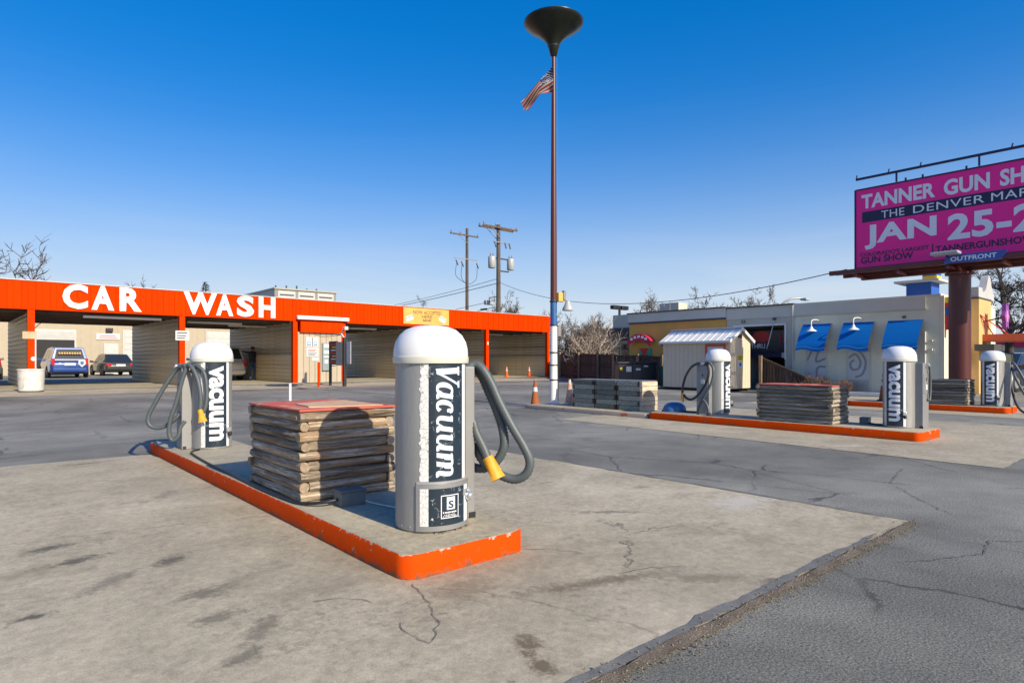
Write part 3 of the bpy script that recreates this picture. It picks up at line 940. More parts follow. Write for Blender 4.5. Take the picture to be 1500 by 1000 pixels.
def vacuum(label, loc, rz, side, style, hose_mat=HOSE):
    """label plate on local -y, hose cabinet on local side*x"""
    t = thing('vacuum_station', label, 'vacuum', loc, rz, 'coin operated vacuums on the islands')
    RR = 0.238
    mb = MB()
    mb.lathe([(0.0, 0.0), (RR - .01, 0.0), (RR - .008, .012), (RR, .014), (RR, 1.105), (0, 1.105)], 48)
    mb.build('canister', STEEL, t, 30)
    rv = MB()
    for z in (.035, 1.085):
        for k in range(20):
            a = 2 * PI * (k + .5) / 20
            if abs(((a + PI / 2 + PI) % (2 * PI)) - PI) < R(58): continue
            c_, s2 = math.cos(a), math.sin(a)
            rv.lathe([(0, .006), (.005, .004), (.007, 0)], 6)
            q = Matrix.Rotation(a, 4, 'Z') @ Matrix.Rotation(R(90), 4, 'Y')
            rv.v[-18:] = [tuple(q @ Vector(p) + Vector((c_ * (RR - .0005), s2 * (RR - .0005), z))) for p in rv.v[-18:]]
    for a in (R(150), R(30)):
        rv.bar((RR * math.cos(a), RR * math.sin(a), .03), (RR * math.cos(a), RR * math.sin(a), 1.09), .022, .004, 0, (math.cos(a), math.sin(a), 0))
    ob = rv.build('rivets', STEEL, t, 40); ob['kind'] = 'stuff'
    d = MB().lathe([(0.252, 1.145), (0.253, 1.165), (0.250, 1.20), (0.238, 1.245), (0.213, 1.29), (0.172, 1.327), (0.12, 1.347), (0.06, 1.357), (0, 1.359)], 48).build('dome', DOME, t, 60)
    MB().lathe([(0.235, 1.100), (0.255, 1.100), (0.257, 1.104), (0.257, 1.143), (0.25, 1.148), (0.22, 1.148)], 48).build('dome_rim', RIM, d, 40)
    navy = NAVY if style == 'swash' else NAVY_CLEAN
    z0 = 0.335
    lp = arc_panel(RR - .004, RR + .003, -31, 31, z0 if style == 'swash' else 0.03, 1.098).build('label_panel', navy, t, 30)
    if style == 'swash':
        rs = random.Random(5)
        for (a, b) in ((-45, -31.3), (31.3, 42)):
            mb = MB(); n = 46; L = []; Q = []
            for i in range(n + 1):
                z = z0 + (1.098 - z0) * i / n
                j = rs.uniform(-1.5, 1.0) if a < 0 else 0
                aa, bb = (a - j * (1 if rs.random() < .85 else 2.0), b) if a < 0 else (a, b)
                for k in range(5):
                    w = R(aa + (bb - aa) * k / 4)
                    mb.v.append(((RR + .0028) * math.sin(w), -(RR + .0028) * math.cos(w), z))
            for i in range(n):
                for k in range(4):
                    q = i * 5 + k
                    mb.f.append((q, q + 1, q + 6, q + 5)); mb.m.append(0)
            mb.build('edge_strip', PEEL if a < 0 else WHITE, lp, 30)
        v, f = swash_vacuum()
        wrap_text(v, f, RR + .0045, 1.0, 43, 1.08, 0.72, lp, PALE_BLUE)
        # coin door
        dr = arc_panel(RR - .002, RR + .014, -50, 57, 0.016, 0.318, 16).build('coin_door', STEEL_DULL, t, 30)
        arc_panel(RR + .010, RR + .0165, -31, 31, 0.05, 0.29).build('door_label', NAVY, dr, 30)
        arc_panel(RR + .010, RR + .0166, -44, -31.3, 0.05, 0.29).build('door_strip', PEEL, dr, 30)
        arc_panel(RR + .010, RR + .0166, 31.3, 42, 0.05, 0.29).build('door_strip', WHITE, dr, 30)
        arc_panel(RR - .001, RR + .008, -50, 57, 0.319, 0.333, 16).build('door_band', STEEL_BRIGHT, t, 30)
        q = RR + .017
        def outline(t0, t1, za, zb, w):
            mb = MB(); ww = w / q * 180 / PI
            for a, b, c, e in ((t0, t1, za, za + w), (t0, t1, zb - w, zb), (t0, t0 + ww, za + w, zb - w), (t1 - ww, t1, za + w, zb - w)):
                k = arc_panel(q - .002, q + .0008, a, b, c, e, 4); mb.add(k.v, k.f)
            return mb
        em = outline(-13, 17, 0.095, 0.245, .005).build('emblem', WHITE, dr, None)
        arc_panel(q - .002, q + .0012, -4, 10, 0.15, 0.232, 5).build('emblem_field', PALE_BLUE, dr, 30)
        vt, ft = text2d('S', 0.03)
        wrap_text([(1 - y * 1.0, x, 0) for x, y in vt], ft, q + .0022, 3, 9, .158 + .05, .05, dr, INK, 'emblem_mark')
        mb = MB()
        for zz, aa, bb in ((.128, -10, 14), (.115, -8, 11), (.106, -10, 14)):
            for k in range(7):
                a = aa + (bb - aa) * k / 7
                kk = arc_panel(q - .002, q + .0012, a, a + (bb - aa) / 7 * (.55 + .3 * ((k * 7) % 3) / 2), zz, zz + (.009 if zz > .12 else .004), 2)
                mb.add(kk.v, kk.f)
        mb.build('emblem_print', WHITE, dr, None)
        # padlock hanging on a hasp
        a = R(40); cx, cy = (RR + .03) * math.sin(a), -(RR + .03) * math.cos(a)
        lk = MB().lathe([(0, -.018), (.024, -.018), (.029, -.01), (.029, .01), (.024, .018), (0, .018)], 16)
        rot = Matrix.Rotation(a, 4, 'Z') @ Matrix.Rotation(R(90), 4, 'X')
        lk.v = [tuple(rot @ Vector(p) + Vector((cx * 1.03, cy * 1.03, .212))) for p in lk.v]
        lo = lk.build('padlock', STEEL_BRIGHT, t, 40)
        pts = [(cx, cy, .212 + .0)] + [(cx * 1.03 + .02 * math.cos(w) * math.cos(a), cy * 1.03 + .02 * math.cos(w) * math.sin(a), .24 + .026 * math.sin(w)) for w in [R(d_) for d_ in range(0, 181, 20)]]
        MB().tube(pts[1:], .006, 6).build('shackle', STEEL_BRIGHT, lo, 60)
        k = arc_panel(RR + .012, RR + .024, 32, 50, .22, .262, 5).build('hasp', STEEL_BRIGHT, t, 30)
        mb = MB()
        for i in range(14):
            w = R(-20 + 6 * i); r_ = RR + random.uniform(.0, .02)
            mb.box(r_ * math.sin(w) - .012, r_ * math.sin(w) + .012, -r_ * math.cos(w) - .01, -r_ * math.cos(w) + .01, 0, random.uniform(.004, .013))
        ob = mb.build('rust_debris', STONE, t, None); ob['kind'] = 'stuff'
    else:
        mb = MB()
        for (a, b) in ((-44, -31.3), (31.3, 40)):
            arc_panel(RR - .002, RR + .0032, a, b, 0.03, 1.098, 4).build('edge_strip', PEEL if a < 0 else WHITE, lp, 30)
        vt, ft = text2d('vacuum', 0.035, 0, 0.98)
        wrap_text([(x, y, 0) for x, y in vt], ft, RR + .0045, 0, 42, 1.05, 0.94, lp, WHITE)
        arc_panel(RR - .002, RR + .005, -54, 54, 0.30, 0.306, 12).build('door_band', STEEL_BRIGHT, t, 30)
        a = R(34)
        MB().bar(((RR + .0) * math.sin(a), -(RR + .0) * math.cos(a), .24), ((RR + .05) * math.sin(a), -(RR + .05) * math.cos(a), .24), .05, .06).build('lock_box', STEEL_BRIGHT, t, None, bevel=.006)
        MB().lathe([(0, -.03), (.02, -.03), (.026, 0), (.02, .03), (0, .03)], 10, ((RR + .045) * math.sin(a), -(RR + .045) * math.cos(a), .19)).build('padlock', BLACK, t, 40)
    # hose cabinet
    s = side
    x0, x1 = (0.16, 0.35)
    mb = MB().box(min(s * x0, s * x1), max(s * x0, s * x1), -0.005, 0.29, 0.0, 1.075)
    hb = mb.build('hose_cabinet', STEEL_DULL, t, None, bevel=.008)
    MB().box(min(s * .30, s * .337), max(s * .30, s * .352), -0.012, -0.004, 0.0, .04).build('cabinet_notch', BLACK, hb, None)
    # coin slots on the cabinet's outer face
    MB().box(min(s * .351, s * .356), max(s * .351, s * .356), 0.03, 0.25, 0.56, 0.9).build('control_plate', STEEL_DULL, hb, None, bevel=.002)
    MB().box(min(s * .356, s * .364), max(s * .356, s * .364), 0.10, 0.18, 0.63, 0.72).build('coin_slot', PAPER, hb, None, bevel=.003)
    MB().box(min(s * .356, s * .362), max(s * .356, s * .362), 0.13, 0.15, 0.78, 0.83).build('coin_slot', BLACK, hb, None)
    MB().tube([(s * .335, .14, 1.02), (s * .40, .14, 1.05)], .03, 10).build('hose_holder', STEEL_BRIGHT, t, 40)
    return t

def hose(t, pts, r=0.027, mat=HOSE, pitch=0.024, n=10, name='hose'):
    path = spline(pts, pitch / 2)
    rs = [r * (1.0 if i % 2 else 0.87) for i in range(len(path))]
    return MB().tube(path, rs, n).build(name, mat, t, 75)

def nozzle(t, a, b, r0=.03, flat=0.055, mat=NOZZLE):
    a = Vector(a); b = Vector(b); d = (b - a).normalized(); L = (b - a).length
    sd = d.cross(Vector((0, 1, 0.2))).normalized(); up = sd.cross(d)
    mb = MB(); n = 14; st_ = ((0, r0, r0), (.25, r0 * 1.06, r0 * 1.06), (.45, r0 * 1.1, r0 * .9), (.8, flat * .85, r0 * .7), (1, flat, r0 * .62))
    for s_, w, h in st_:
        for j in range(n):
            q = 2 * PI * j / n
            k = 1 + (.08 if j % 2 and s_ > .3 else 0)
            mb.v.append(tuple(a + d * L * s_ + sd * w * k * math.cos(q) + up * h * k * math.sin(q)))
    for i in range(4):
        for j in range(n):
            j2 = (j + 1) % n
            mb.f.append((i * n + j, i * n + j2, (i + 1) * n + j2, (i + 1) * n + j)); mb.m.append(0)
    mb.f.append(tuple(4 * n + j for j in range(n))); mb.m.append(1)
    return mb.build('nozzle', [mat, BLACK], t, 50)

# nearest station (hose hangs in loops off the far side of its cabinet)
t = vacuum('nearest and largest vacuum with white dome, scratched navy label and italic lettering', (2.385, 3.585, 0.15), R(-6), 1, 'swash')
H = lambda s_, z, d=0.0: (0.36 + 0.71 * s_ + d * .7, 0.05 - 0.82 * s_ + d * .7, z)
hose(t, [(0.30, .10, .98), (0.315, .06, 1.055), H(0.02, 1.09), H(.07, 1.06), H(.13, .96), H(.19, .82), H(.27, .66), H(.36, .50), H(.395, .40), H(.37, .315), H(.30, .275), H(.22, .29), H(.13, .345), H(.06, .42), H(.0, .50, .05), (0.28, .2, .56)], .035)
hose(t, [(0.30, .16, .98), (0.315, .11, 1.05), H(-.02, 1.075, .06), H(.05, 1.01, .06), H(.10, .90, .06), H(.16, .76, .05), H(.205, .62, .04), H(.215, .50, .03), H(.17, .40, .03), H(.10, .345, .02), H(.03, .335, .03), H(-.02, .34, .06), (0.27, .2, .36)], .035)
hose(t, [(0.30, .13, .78), H(.0, .70, -.02), H(.035, .60, -.03), H(.085, .50, -.04), H(.12, .42, -.05)], .035)
nozzle(t, H(.118, .43, -.05), H(.195, .285, -.07), .039, .055)

# far end of the same island
t = vacuum('vacuum at the far end of the nearest island, left of the log crate', (2.36, 8.60, 0.15), R(-2), -1, 'plain')
H2 = lambda s_, z, d=0.0: (-0.34 - .80 * s_ + .3 * d, .10 + .45 * s_ - d, z)
hose(t, [(-.30, .05, .98), (-.34, .04, 1.04), H2(.06, 1.0), H2(.20, .80), H2(.33, .58), H2(.41, .42), H2(.40, .31), H2(.30, .27), H2(.18, .30), H2(.05, .40), (-.32, .12, .48)], .028, HOSE, .03, 8)
hose(t, [(-.31, .0, 1.0), (-.33, -.02, 1.06), H2(.02, 1.03, .16), H2(.07, .88, .16), H2(.14, .60, .15), H2(.21, .38, .14), H2(.22, .20, .13), H2(.17, .12, .12), H2(.10, .17, .12), H2(.07, .28, .12), H2(.0, .36, .1)], .028, HOSE, .03, 8)
hose(t, [(-.30, -.03, 1.0), (-.29, -.10, 1.06), (-.25, -.17, 1.0), (-.21, -.24, .85), (-.19, -.27, .65), (-.20, -.27, .50)], .028, HOSE, .03, 8)
hose(t, [(-.24, -.03, 1.0), (-.20, -.16, 1.04), (-.14, -.24, .95), (-.12, -.27, .7), (-.15, -.27, .5), (-.2, -.25, .44)], .024, HOSE, .03, 8)
nozzle(t, (-.20, -.27, .51), (-.17, -.30, .36), .03, .05)

# middle island, far end
t = vacuum('slim looking vacuum before the beige shed with a black looped hose', (11.86, 7.04, 0.15), R(0), -1, 'plain')
hose(t, [(-.34, .14, 1.03), (-.40, .20, 1.06), (-.45, .34, .98), (-.46, .47, .80), (-.46, .54, .60), (-.46, .56, .42)], .027, HOSE_BLACK, .03, 8)
hose(t, [(-.35, .08, 1.03), (-.42, .02, 1.05), (-.46, -.06, .95), (-.47, -.05, .75), (-.47, .06, .55), (-.47, .20, .38), (-.47, .34, .30), (-.47, .46, .33), (-.47, .52, .40)], .027, HOSE_BLACK, .03, 8)
hose(t, [(-.35, .06, 1.04), (-.42, -.04, 1.07), (-.45, -.16, .95), (-.46, -.14, .7), (-.47, -.0, .42), (-.47, .14, .2), (-.48, .18, .03), (-.49, .10, -.09), (-.49, -.02, -.05), (-.48, -.07, .1), (-.47, .0, .25), (-.47, .1, .34)], .027, HOSE, .03, 8)
nozzle(t, (-.46, .565, .42), (-.47, .535, .24), .03, .035)

# middle island, near end
t = vacuum('polished vacuum with red and white cone behind it, right of its log crate', (11.80, 3.64, 0.15), R(-90), 1, 'plain')
hose(t, [(.335, .14, 1.03), (.375, .17, 1.05), (.385, .22, .95), (.385, .25, .7), (.385, .22, .5), (.38, .2, .45), (.36, .2, .48)], .02, HOSE, .03, 8)

# last island
t = vacuum('rightmost vacuum with grey hoses trailing to the frame edge', (19.02, 3.82, 0.15), R(-90), 1, 'plain')
hose(t, [(.335, .10, 1.03), (.40, .05, 1.05), (.52, .0, .85), (.66, -.02, .55), (.8, -.02, .3), (.88, .05, .25)], .03, HOSE, .03, 8)
hose(t, [(.335, .14, .98), (.38, .05, .9), (.48, -.1, .66), (.66, -.2, .3), (.82, -.26, .05), (.95, -.3, -.1)], .03, HOSE, .03, 8)
hose(t, [(.335, .18, .6), (.40, .0, .3), (.5, -.15, .05), (.62, -.2, -.1), (.78, -.3, -.12)], .028, HOSE_BLACK, .03, 8)

# ------------------------------------------------------------------ log crates
_rl = random.Random(21)
def log_mesh(L, r, mats, seed, square=0.85):
    rs = random.Random(seed)
    n = 14; rings = max(6, int(L / .07))
    mb = MB()
    ph = rs.uniform(0, 50); kk = rs.uniform(.93, 1.05)
    for i in range(rings + 1):
        x = -L / 2 + L * i / rings
        k = kk + .09 * mnoise.noise(Vector((x * 4, ph, 0)))
        end = 0.94 if i in (0, rings) else 1.0
        for j in range(n):
            a = 2 * PI * j / n
            sq = 1 / max(abs(math.cos(a)), abs(math.sin(a))) ** square
            q = r * k * end * (.90 + .10 * sq) * (1 + .10 * mnoise.noise(Vector((x * 2.6, math.cos(a) * 1.5 + ph, math.sin(a) * 1.5))) + .06 * mnoise.noise(Vector((x * 5, math.cos(a) * 4 + ph, math.sin(a) * 4))))
            mb.v.append((x, q * math.cos(a), q * math.sin(a)))
    for i in range(rings):
        for j in range(n):
            j2 = (j + 1) % n
            mb.f.append((i * n + j, i * n + j2, (i + 1) * n + j2, (i + 1) * n + j)); mb.m.append(0)
    mb.f.append(tuple(j for j in reversed(range(n)))); mb.m.append(1)
    mb.f.append(tuple(rings * n + j for j in range(n))); mb.m.append(1)
    return mb.mesh('log', mats, 60)

def crate(label, x0, x1, y0, y1, zb, n, hcourse, matl, lid=None, seed=0):
    cx, cy = (x0 + x1) / 2, (y0 + y1) / 2
    t = thing('log_crate', label, 'crate', (cx, cy, zb), 0, 'log cribs on the vacuum islands')
    W = x1 - x0; D_ = y1 - y0; d = hcourse; r = d * .515
    lx = [log_mesh(W, r, [matl, WOOD_END], seed + k) for k in range(3)] + [log_mesh(W - 2 * d, r, [matl, WOOD_END], seed + 5 + k) for k in range(3)]
    ly = [log_mesh(D_, r, [matl, WOOD_END], seed + 10 + k) for k in range(3)] + [log_mesh(D_ - 2 * d, r, [matl, WOOD_END], seed + 15 + k) for k in range(3)]
    rs = random.Random(seed)
    for k in range(n):
        z = d * (k + .5)
        full_x = k % 2 == 0
        for sgn in (-1, 1):
            me = rs.choice(lx[:3] if full_x else lx[3:])
            jx = rs.uniform(-.02, .02); jj = rs.uniform(-.007, .007)
            inst(me, 'log', t, (jx if full_x else 0, sgn * (D_ / 2 - d / 2) + jj, z), (rs.choice((0, 1, 2, 3)) * PI / 2 + rs.uniform(-.15, .15), rs.uniform(-.006, .006), (PI if rs.random() < .5 else 0) + rs.uniform(-.006, .006)))
            me = rs.choice(ly[:3] if not full_x else ly[3:])
            inst(me, 'log', t, (sgn * (W / 2 - d / 2) + rs.uniform(-.005, .005), jx if not full_x else 0, z), (rs.choice((0, 1, 2, 3)) * PI / 2, rs.uniform(-.006, .006), PI / 2 + (PI if rs.random() < .5 else 0) + rs.uniform(-.006, .006)))
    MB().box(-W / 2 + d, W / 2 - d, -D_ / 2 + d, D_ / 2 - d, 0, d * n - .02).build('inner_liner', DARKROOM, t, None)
    H_ = d * n
    if lid == 'red':
        mb = MB()
        o_ = ragged([(-W / 2 - .0, -D_ / 2 + .01), (W / 2 + .01, -D_ / 2 - .0), (W / 2 - .02, D_ / 2 + .02), (-W / 2 - .02, D_ / 2 - .02)], H_ + .004, .07, .012, seed + 2)
        mb.prism(o_, (0, 0, .016)).build('plywood_lid', LID_RED, t, None)
        o_ = ragged([(-W / 2 + .14, -D_ / 2 + .16), (W / 2 - .1, -D_ / 2 + .03), (W / 2 - .06, D_ / 2 - .35), (-W / 2 + .22, D_ / 2 - .5)], H_ + .021, .06, .03, seed + 3)
        MB().prism(o_, (0, 0, .008)).build('torn_board', LID_TAN, t, None)
    elif lid == 'thin':
        o_ = ragged([(-W / 2, -D_ / 2), (W / 2, -D_ / 2), (W / 2, D_ / 2), (-W / 2, D_ / 2)], H_ + .004, .07, .012, seed + 2)
        MB().prism(o_, (0, 0, .014)).build('plywood_lid', LID_RED, t, None)
    return t
crate('weathered brown log crib with faded red lid beside the nearest vacuum', 1.95, 2.79, 4.76, 5.92, .15, 9, .079, WOOD_LOG, 'red', 3)
crate('dark grey log crib with reddish lid before the sloping fence', 11.22, 11.92, 4.48, 5.86, .15, 9, .0735, WOOD_LOG_G, 'thin', 40)
crate('dark grey log crib at the foot of the maroon billboard column', 18.60, 19.25, 4.22, 5.75, .15, 9, .071, WOOD_LOG_G, None, 80)

# three joined timber boxes near the flagpole
t = thing('timber_box', 'long low box of grey green timbers with pale end beside the flagpole', 'crate', (11.85, 9.8, .10))
secs = [(8.86, 9.53), (9.55, 10.22), (10.24, 10.95)]
hz = .68 / 6
rs = random.Random(9)
for si, (a, b) in enumerate(secs):
    for k in range(6):
        z = .10 + hz * k
        off = .055 if (k + si) % 2 else 0.0
        for xx in (11.58, 12.06):
            MB().box(xx, xx + .09, a + off + .002, b - (.055 - off) - .002, z + .003, z + hz - .003).build('timber', WOOD_TIE, t, None, True, .008)
        yb = a if off else b - .055
        MB().box(11.575, 11.66, yb + .004, yb + .05, z + .004, z + hz - .004).build('timber_end', WOOD_FENCE, t, None, True, .006)
for k in range(6):
    z = .10 + hz * k
    MB().box(11.575, 12.155, 8.775 + rs.uniform(-.006, .006), 8.855, z + .003, z + hz - .003).build('end_timber', WOOD_PALE, t, None, True, .008)
MB().prism(ragged([(11.60, 8.80), (12.14, 8.80), (12.14, 10.93), (11.60, 10.93)], .785, .1, .012, 6), (0, 0, .012)).build('sheet_lid', STEEL_DULL, t, None, True)

# grey junction boxes and conduits
def jbox(label, loc, rz, s=1.0):
    t = thing('junction_box', label, 'electric box', loc, rz, 'grey electric boxes on the islands')
    MB().box(-.10 * s, .10 * s, -.075 * s, .075 * s, 0, .105 * s).build('box_body', BOX_GREY, t, None, bevel=.006)
    MB().box(-.105 * s, .105 * s, -.08 * s, .08 * s, .107 * s, .122 * s).build('cover', BOX_GREY, t, None, bevel=.004)
    return t
jbox('blue grey electric box at the foot of the brown log crib', (2.24, 4.50, .15), R(-4))
t = jbox('small pale grey electric box right of the dark log crib', (11.95, 4.22, .15), R(6), .95)
def cable(name, label, pts, r, mat, cat='cable'):
    o = MB().tube(spline(pts, .05), r, 8).build(name, mat, None, 60)
    setp(o, label, cat)
    return o
cable('conduit', 'dark conduit running along the kerb of the nearest island to the grey box', [(2.16, 8.40, .165), (2.02, 8.2, .162), (1.95, 7.4, .162), (1.92, 6.4, .162), (1.90, 5.5, .162), (1.91, 4.9, .164), (1.95, 4.66, .17), (2.05, 4.52, .19), (2.14, 4.50, .20)], .0125, BLACK)
cable('conduit', 'thin pale cable from the grey box to the nearest vacuum', [(2.33, 4.44, .18), (2.37, 4.36, .162), (2.42, 4.2, .158), (2.45, 4.0, .158), (2.45, 3.88, .17)], .008, STEEL_BRIGHT)
cable('conduit', 'black conduit lying on the middle island beside the slim vacuum', [(11.9, 7.15, .17), (11.7, 7.6, .162), (11.62, 8.0, .162), (11.6, 8.25, .162)], .018, BLACK)
cable('conduit', 'black cable between the small grey box and the polished vacuum', [(11.9, 4.14, .17), (11.85, 4.02, .162), (11.8, 3.9, .17)], .016, BLACK)
o = MB().lathe([(.25, 0), (.25, .02), (.243, .07), (.215, .13), (.165, .172), (.09, .195), (0, .2)], 32).build('plastic_dome', BLUE_PLASTIC, None, 60, loc=(11.70, 8.00, .152))
setp(o, 'scuffed blue plastic dome lying on the middle island', 'dome lid')

# ------------------------------------------------------------------ traffic cones
def cone_thing(label, loc, mats, h=.71, rz=0.0, bands=1):
    t = thing('traffic_cone', label, 'traffic cone', loc, rz, 'traffic cones on the lot')
    MB().box(-.17, .17, -.17, .17, 0, .03).build('cone_base', mats[1], t, None, bevel=.02)
    MB().lathe([(.125, .03), (.118, .06), (.03, h), (.022, h + .004), (0, h + .004)], 20).build('cone_body', mats[0], t, 40)
    rad = lambda z: .118 + (.03 - .118) * (z - .06) / (h - .06) + .003
    for b in range(bands):
        za, zb = ((.42, .54), (.60, .66))[b]
        MB().lathe([(rad(za), za), (rad(zb), zb)], 20).build('reflective_band', CONE_BAND, t, 40)
    return t
c1 = cone_thing('dirty brown cone with pale band, left of the flagpole foot', (11.56, 12.33, 0.005), (CONE_DIRTY, CONE_DIRTY), .72, .2)
c2 = cone_thing('sun bleached cone right of the flagpole foot', (12.04, 11.50, .10), (CONE_FADED, CONE_FADED), .66, .5, 0)
c3 = cone_thing('small bright orange cone in the farthest wash bay, left one', (28.4, 33.2, .10), (CONE_OR, CONE_OR), .74, .1, 2)
c4 = dup(c3, (29.9, 32.5, .10), .6, 'small bright orange cone in the farthest wash bay, right one')
c5 = cone_thing('dark cone with orange top, half hidden behind the polished vacuum', (19.05, 6.25, .15), (CONE_DIRTY, BLACK), .8, .3, 2)

# white bollard
o = MB().tube([(0, 0, 0), (0, 0, .56)], .04, 12).build('bollard', WHITE_PAINT, None, 40, loc=(7.45, 18.95, 0))
setp(o, 'short white steel post standing alone on the asphalt', 'bollard')

# ------------------------------------------------------------------ flagpole with funnel lamp
t = thing('flagpole', 'tall pole, white below and maroon above, carrying a funnel shaped lamp', 'flagpole', (12.0, 12.06, .10))
MB().lathe([(.15, 0), (.15, .03), (.115, .05), (.105, .3), (.095, 2.13)], 20).build('white_shaft', WHITE_PAINT, t, 40)
MB().lathe([(.096, 2.13), (.092, 2.80)], 20).build('blue_shaft', POLE_BLUE, t, 40)
MB().lathe([(.0915, 2.80), (.085, 4.5), (.06, 8.0), (.048, 9.52)], 20).build('maroon_shaft', MAROON_POLE, t, 40)
fn = MB().lathe([(.04, 9.40), (.09, 9.44), (.15, 9.68), (.18, 9.76), (.24, 9.85), (.37, 9.98), (.58, 10.13), (.76, 10.25), (.81, 10.31), (.81, 10.34), (.78, 10.32), (.56, 10.17), (.36, 10.02), (.2, 9.88), (0, 9.8)], 48).build('funnel_lamp', FUNNEL, t, 50)
MB().lathe([(.152, 9.67), (.160, 9.69), (.160, 9.71), (.164, 9.72)], 32).build('funnel_collar', BLACK, fn, 40)
for z in (.62, 1.02, 1.36, 2.1, 2.75):
    MB().lathe([(.108, z), (.112, z + .005), (.112, z + .03), (.108, z + .035)], 20).build('strap', BLACK, t, 40)
MB().box(.07, .17, -.12, -.02, 1.82, 2.12).build('meter_box', STEEL_DULL, t, None, bevel=.01)
MB().box(.0, .24, -.20, -.06, 2.76, 3.0).build('lamp_bracket', YELLOW_SIGN, t, None, bevel=.01)
f1 = MB().lathe([(0, .16), (.06, .15), (.09, .05), (.15, -.06), (.15, -.10), (.13, -.11), (0, -.11)], 20, (.24, -.30, 2.62)).build('floodlight', TRANSF, t, 40)
MB().box(.16, .24, -.24, -.16, 2.80, 3.06).build('lamp_sensor', STEEL_DULL, f1, None, bevel=.01)
MB().tube([(.12, -.1, 1.9), (.115, -.08, 1.2), (.11, -.06, .3), (.12, -.05, .02)], .012, 6).build('cable_run', BLACK, t, 40)
MB().tube([(.075, -.05, 9.4), (.09, -.05, 6), (.11, -.05, 3.0)], (.003), 4).build('halyard', STEEL_DULL, t, 40)

def flag():
    t = thing('flag', 'tattered stars and stripes flag drooping from the tall pole', 'flag', (11.95, 12.0, 8.2))
    # plane spanned by camera-left direction of the breeze and vertical; NU along fly, NV down the hoist
    NU, NV = 40, 26
    wind = Vector((-.70, .62, 0)).normalized(); side = Vector((.62, .70, 0))
    A = [(0.02, 1.05), (.22, .86), (.48, .55), (.74, .24), (.92, .02)]
    B = [(0.02, .36), (.16, .33), (.36, .24), (.54, .00), (.74, -.24)]
    def cur(P_, s):
        x = s * (len(P_) - 1); i = min(int(x), len(P_) - 2); f = x - i
        return (P_[i][0] * (1 - f) + P_[i + 1][0] * f, P_[i][1] * (1 - f) + P_[i + 1][1] * f)
    def pt(s, v):
        a = cur(A, s); b = cur(B, s)
        x = a[0] * (1 - v) + b[0] * v; z = a[1] * (1 - v) + b[1] * v
        d = .16 * math.sin(v * 8 + s * 4) * (s ** .7) + .06 * math.sin(s * 9)
        return wind * x + side * d + Vector((0, 0, z))
    rs = random.Random(2)
    mb = MB()
    for i in range(NU + 1):
        for j in range(NV + 1):
            s = i / NU
            v = j / NV
            if i == NU: s -= rs.uniform(0, .06)
            mb.v.append(tuple(pt(s, v)))
    for i in range(NU):
        for j in range(NV):
            if i >= NU - 2 and rs.random() < .3: continue
            m = 0 if (j // 2) % 2 == 0 else 1
            if i < NU * .4 and j < 14: m = 2
            a = i * (NV + 1) + j
            mb.f.append((a, a + 1, a + NV + 2, a + NV + 1)); mb.m.append(m)
    c = mb.build('cloth', [FLAG_R, FLAG_W, BILL_NAVY], t, 60)
    mb = MB()
    for r in range(9):
        for q in range(6 if r % 2 == 0 else 5):
            s = .4 * (q + (.5 if r % 2 == 0 else 1.0)) / 6; v = (14 / 26) * (r + .5) / 9
            ctr = pt(s, v); du = (pt(s + .02, v) - ctr).normalized(); dv = (pt(s, v + .02) - ctr).normalized(); nn = du.cross(dv).normalized()
            for sg in (1, -1):
                ring = []
                for k in range(10):
                    rr = .014 if k % 2 == 0 else .006
                    ring.append(ctr + nn * (.004 * sg) + du * rr * math.cos(k * PI / 5) + dv * rr * math.sin(k * PI / 5))
                mb.poly(ring)
    st_ = mb.build('star', WHITE, c, None); st_['kind'] = 'stuff'
flag()

# ------------------------------------------------------------------ the car wash (local frame: x along the front, y going in)
CW = thing('car_wash', 'long open bay car wash with bright orange fascia and white CAR WASH letters', 'car wash', (13.0, 31.95, 0), R(1.9))
def cw(mb, name, mats, parent=None, smooth=None, bevel=0.0):
    return mb.build(name, mats, parent or CW, smooth, False, bevel)
LX0, LX1 = -17.0, 19.1
Z0, Z1 = 3.36, 4.46
# ribbed fascia panels, butted, each with a raised seam
pw = 0.46
npn = int(round((LX1 - LX0) / pw)); pw = (LX1 - LX0) / npn
pm = MB()
prof = [(0.0, 0), (.012, -.03), (.04, -.03), (.052, 0), (pw * .5 - .02, 0), (pw * .5, -.012), (pw * .5 + .02, 0), (pw - .003, 0)]
vs = []
for z in (Z0, Z1):
    vs += [(x, y, z) for x, y in prof]
k = len(prof)
pm.add(vs, [(i, i + 1, k + i + 1, k + i) for i in range(k - 1)])
pmesh = pm.mesh('fascia_panel', ORANGE_METAL, None)
for i in range(npn):
    inst(pmesh, 'fascia_panel', CW, (LX0 + i * pw, 0, 0))
cw(MB().box(LX0, LX1, .004, .10, Z0 + .02, Z1 - .01), 'fascia_backing', ORANGE_DARK)
cw(MB().box(LX0, LX1, -.045, .12, Z1, Z1 + .035), 'cap_flashing', ROOF_W)
cw(MB().box(LX0, LX1, -.04, .0, Z0 - .05, Z0 - .002), 'drip_edge', ORANGE_DARK)
cw(MB().box(LX1 + .002, LX1 + .04, -.03, 9.6, Z0, Z1), 'end_fascia', ORANGE_METAL)
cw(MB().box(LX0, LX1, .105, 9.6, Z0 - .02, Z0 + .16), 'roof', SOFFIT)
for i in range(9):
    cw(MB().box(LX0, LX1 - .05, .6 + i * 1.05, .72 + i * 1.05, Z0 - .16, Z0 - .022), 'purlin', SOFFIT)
posts = [-16.6, -11.12, -5.56, -0.17, 2.57, 7.85, 13.03, 18.90]
slabm = MB().box(LX0 - 20, LX1 + .6, -.25, 9.9, -.1, .1)
o = cw(slabm, 'bay_floor', CONC_AP)
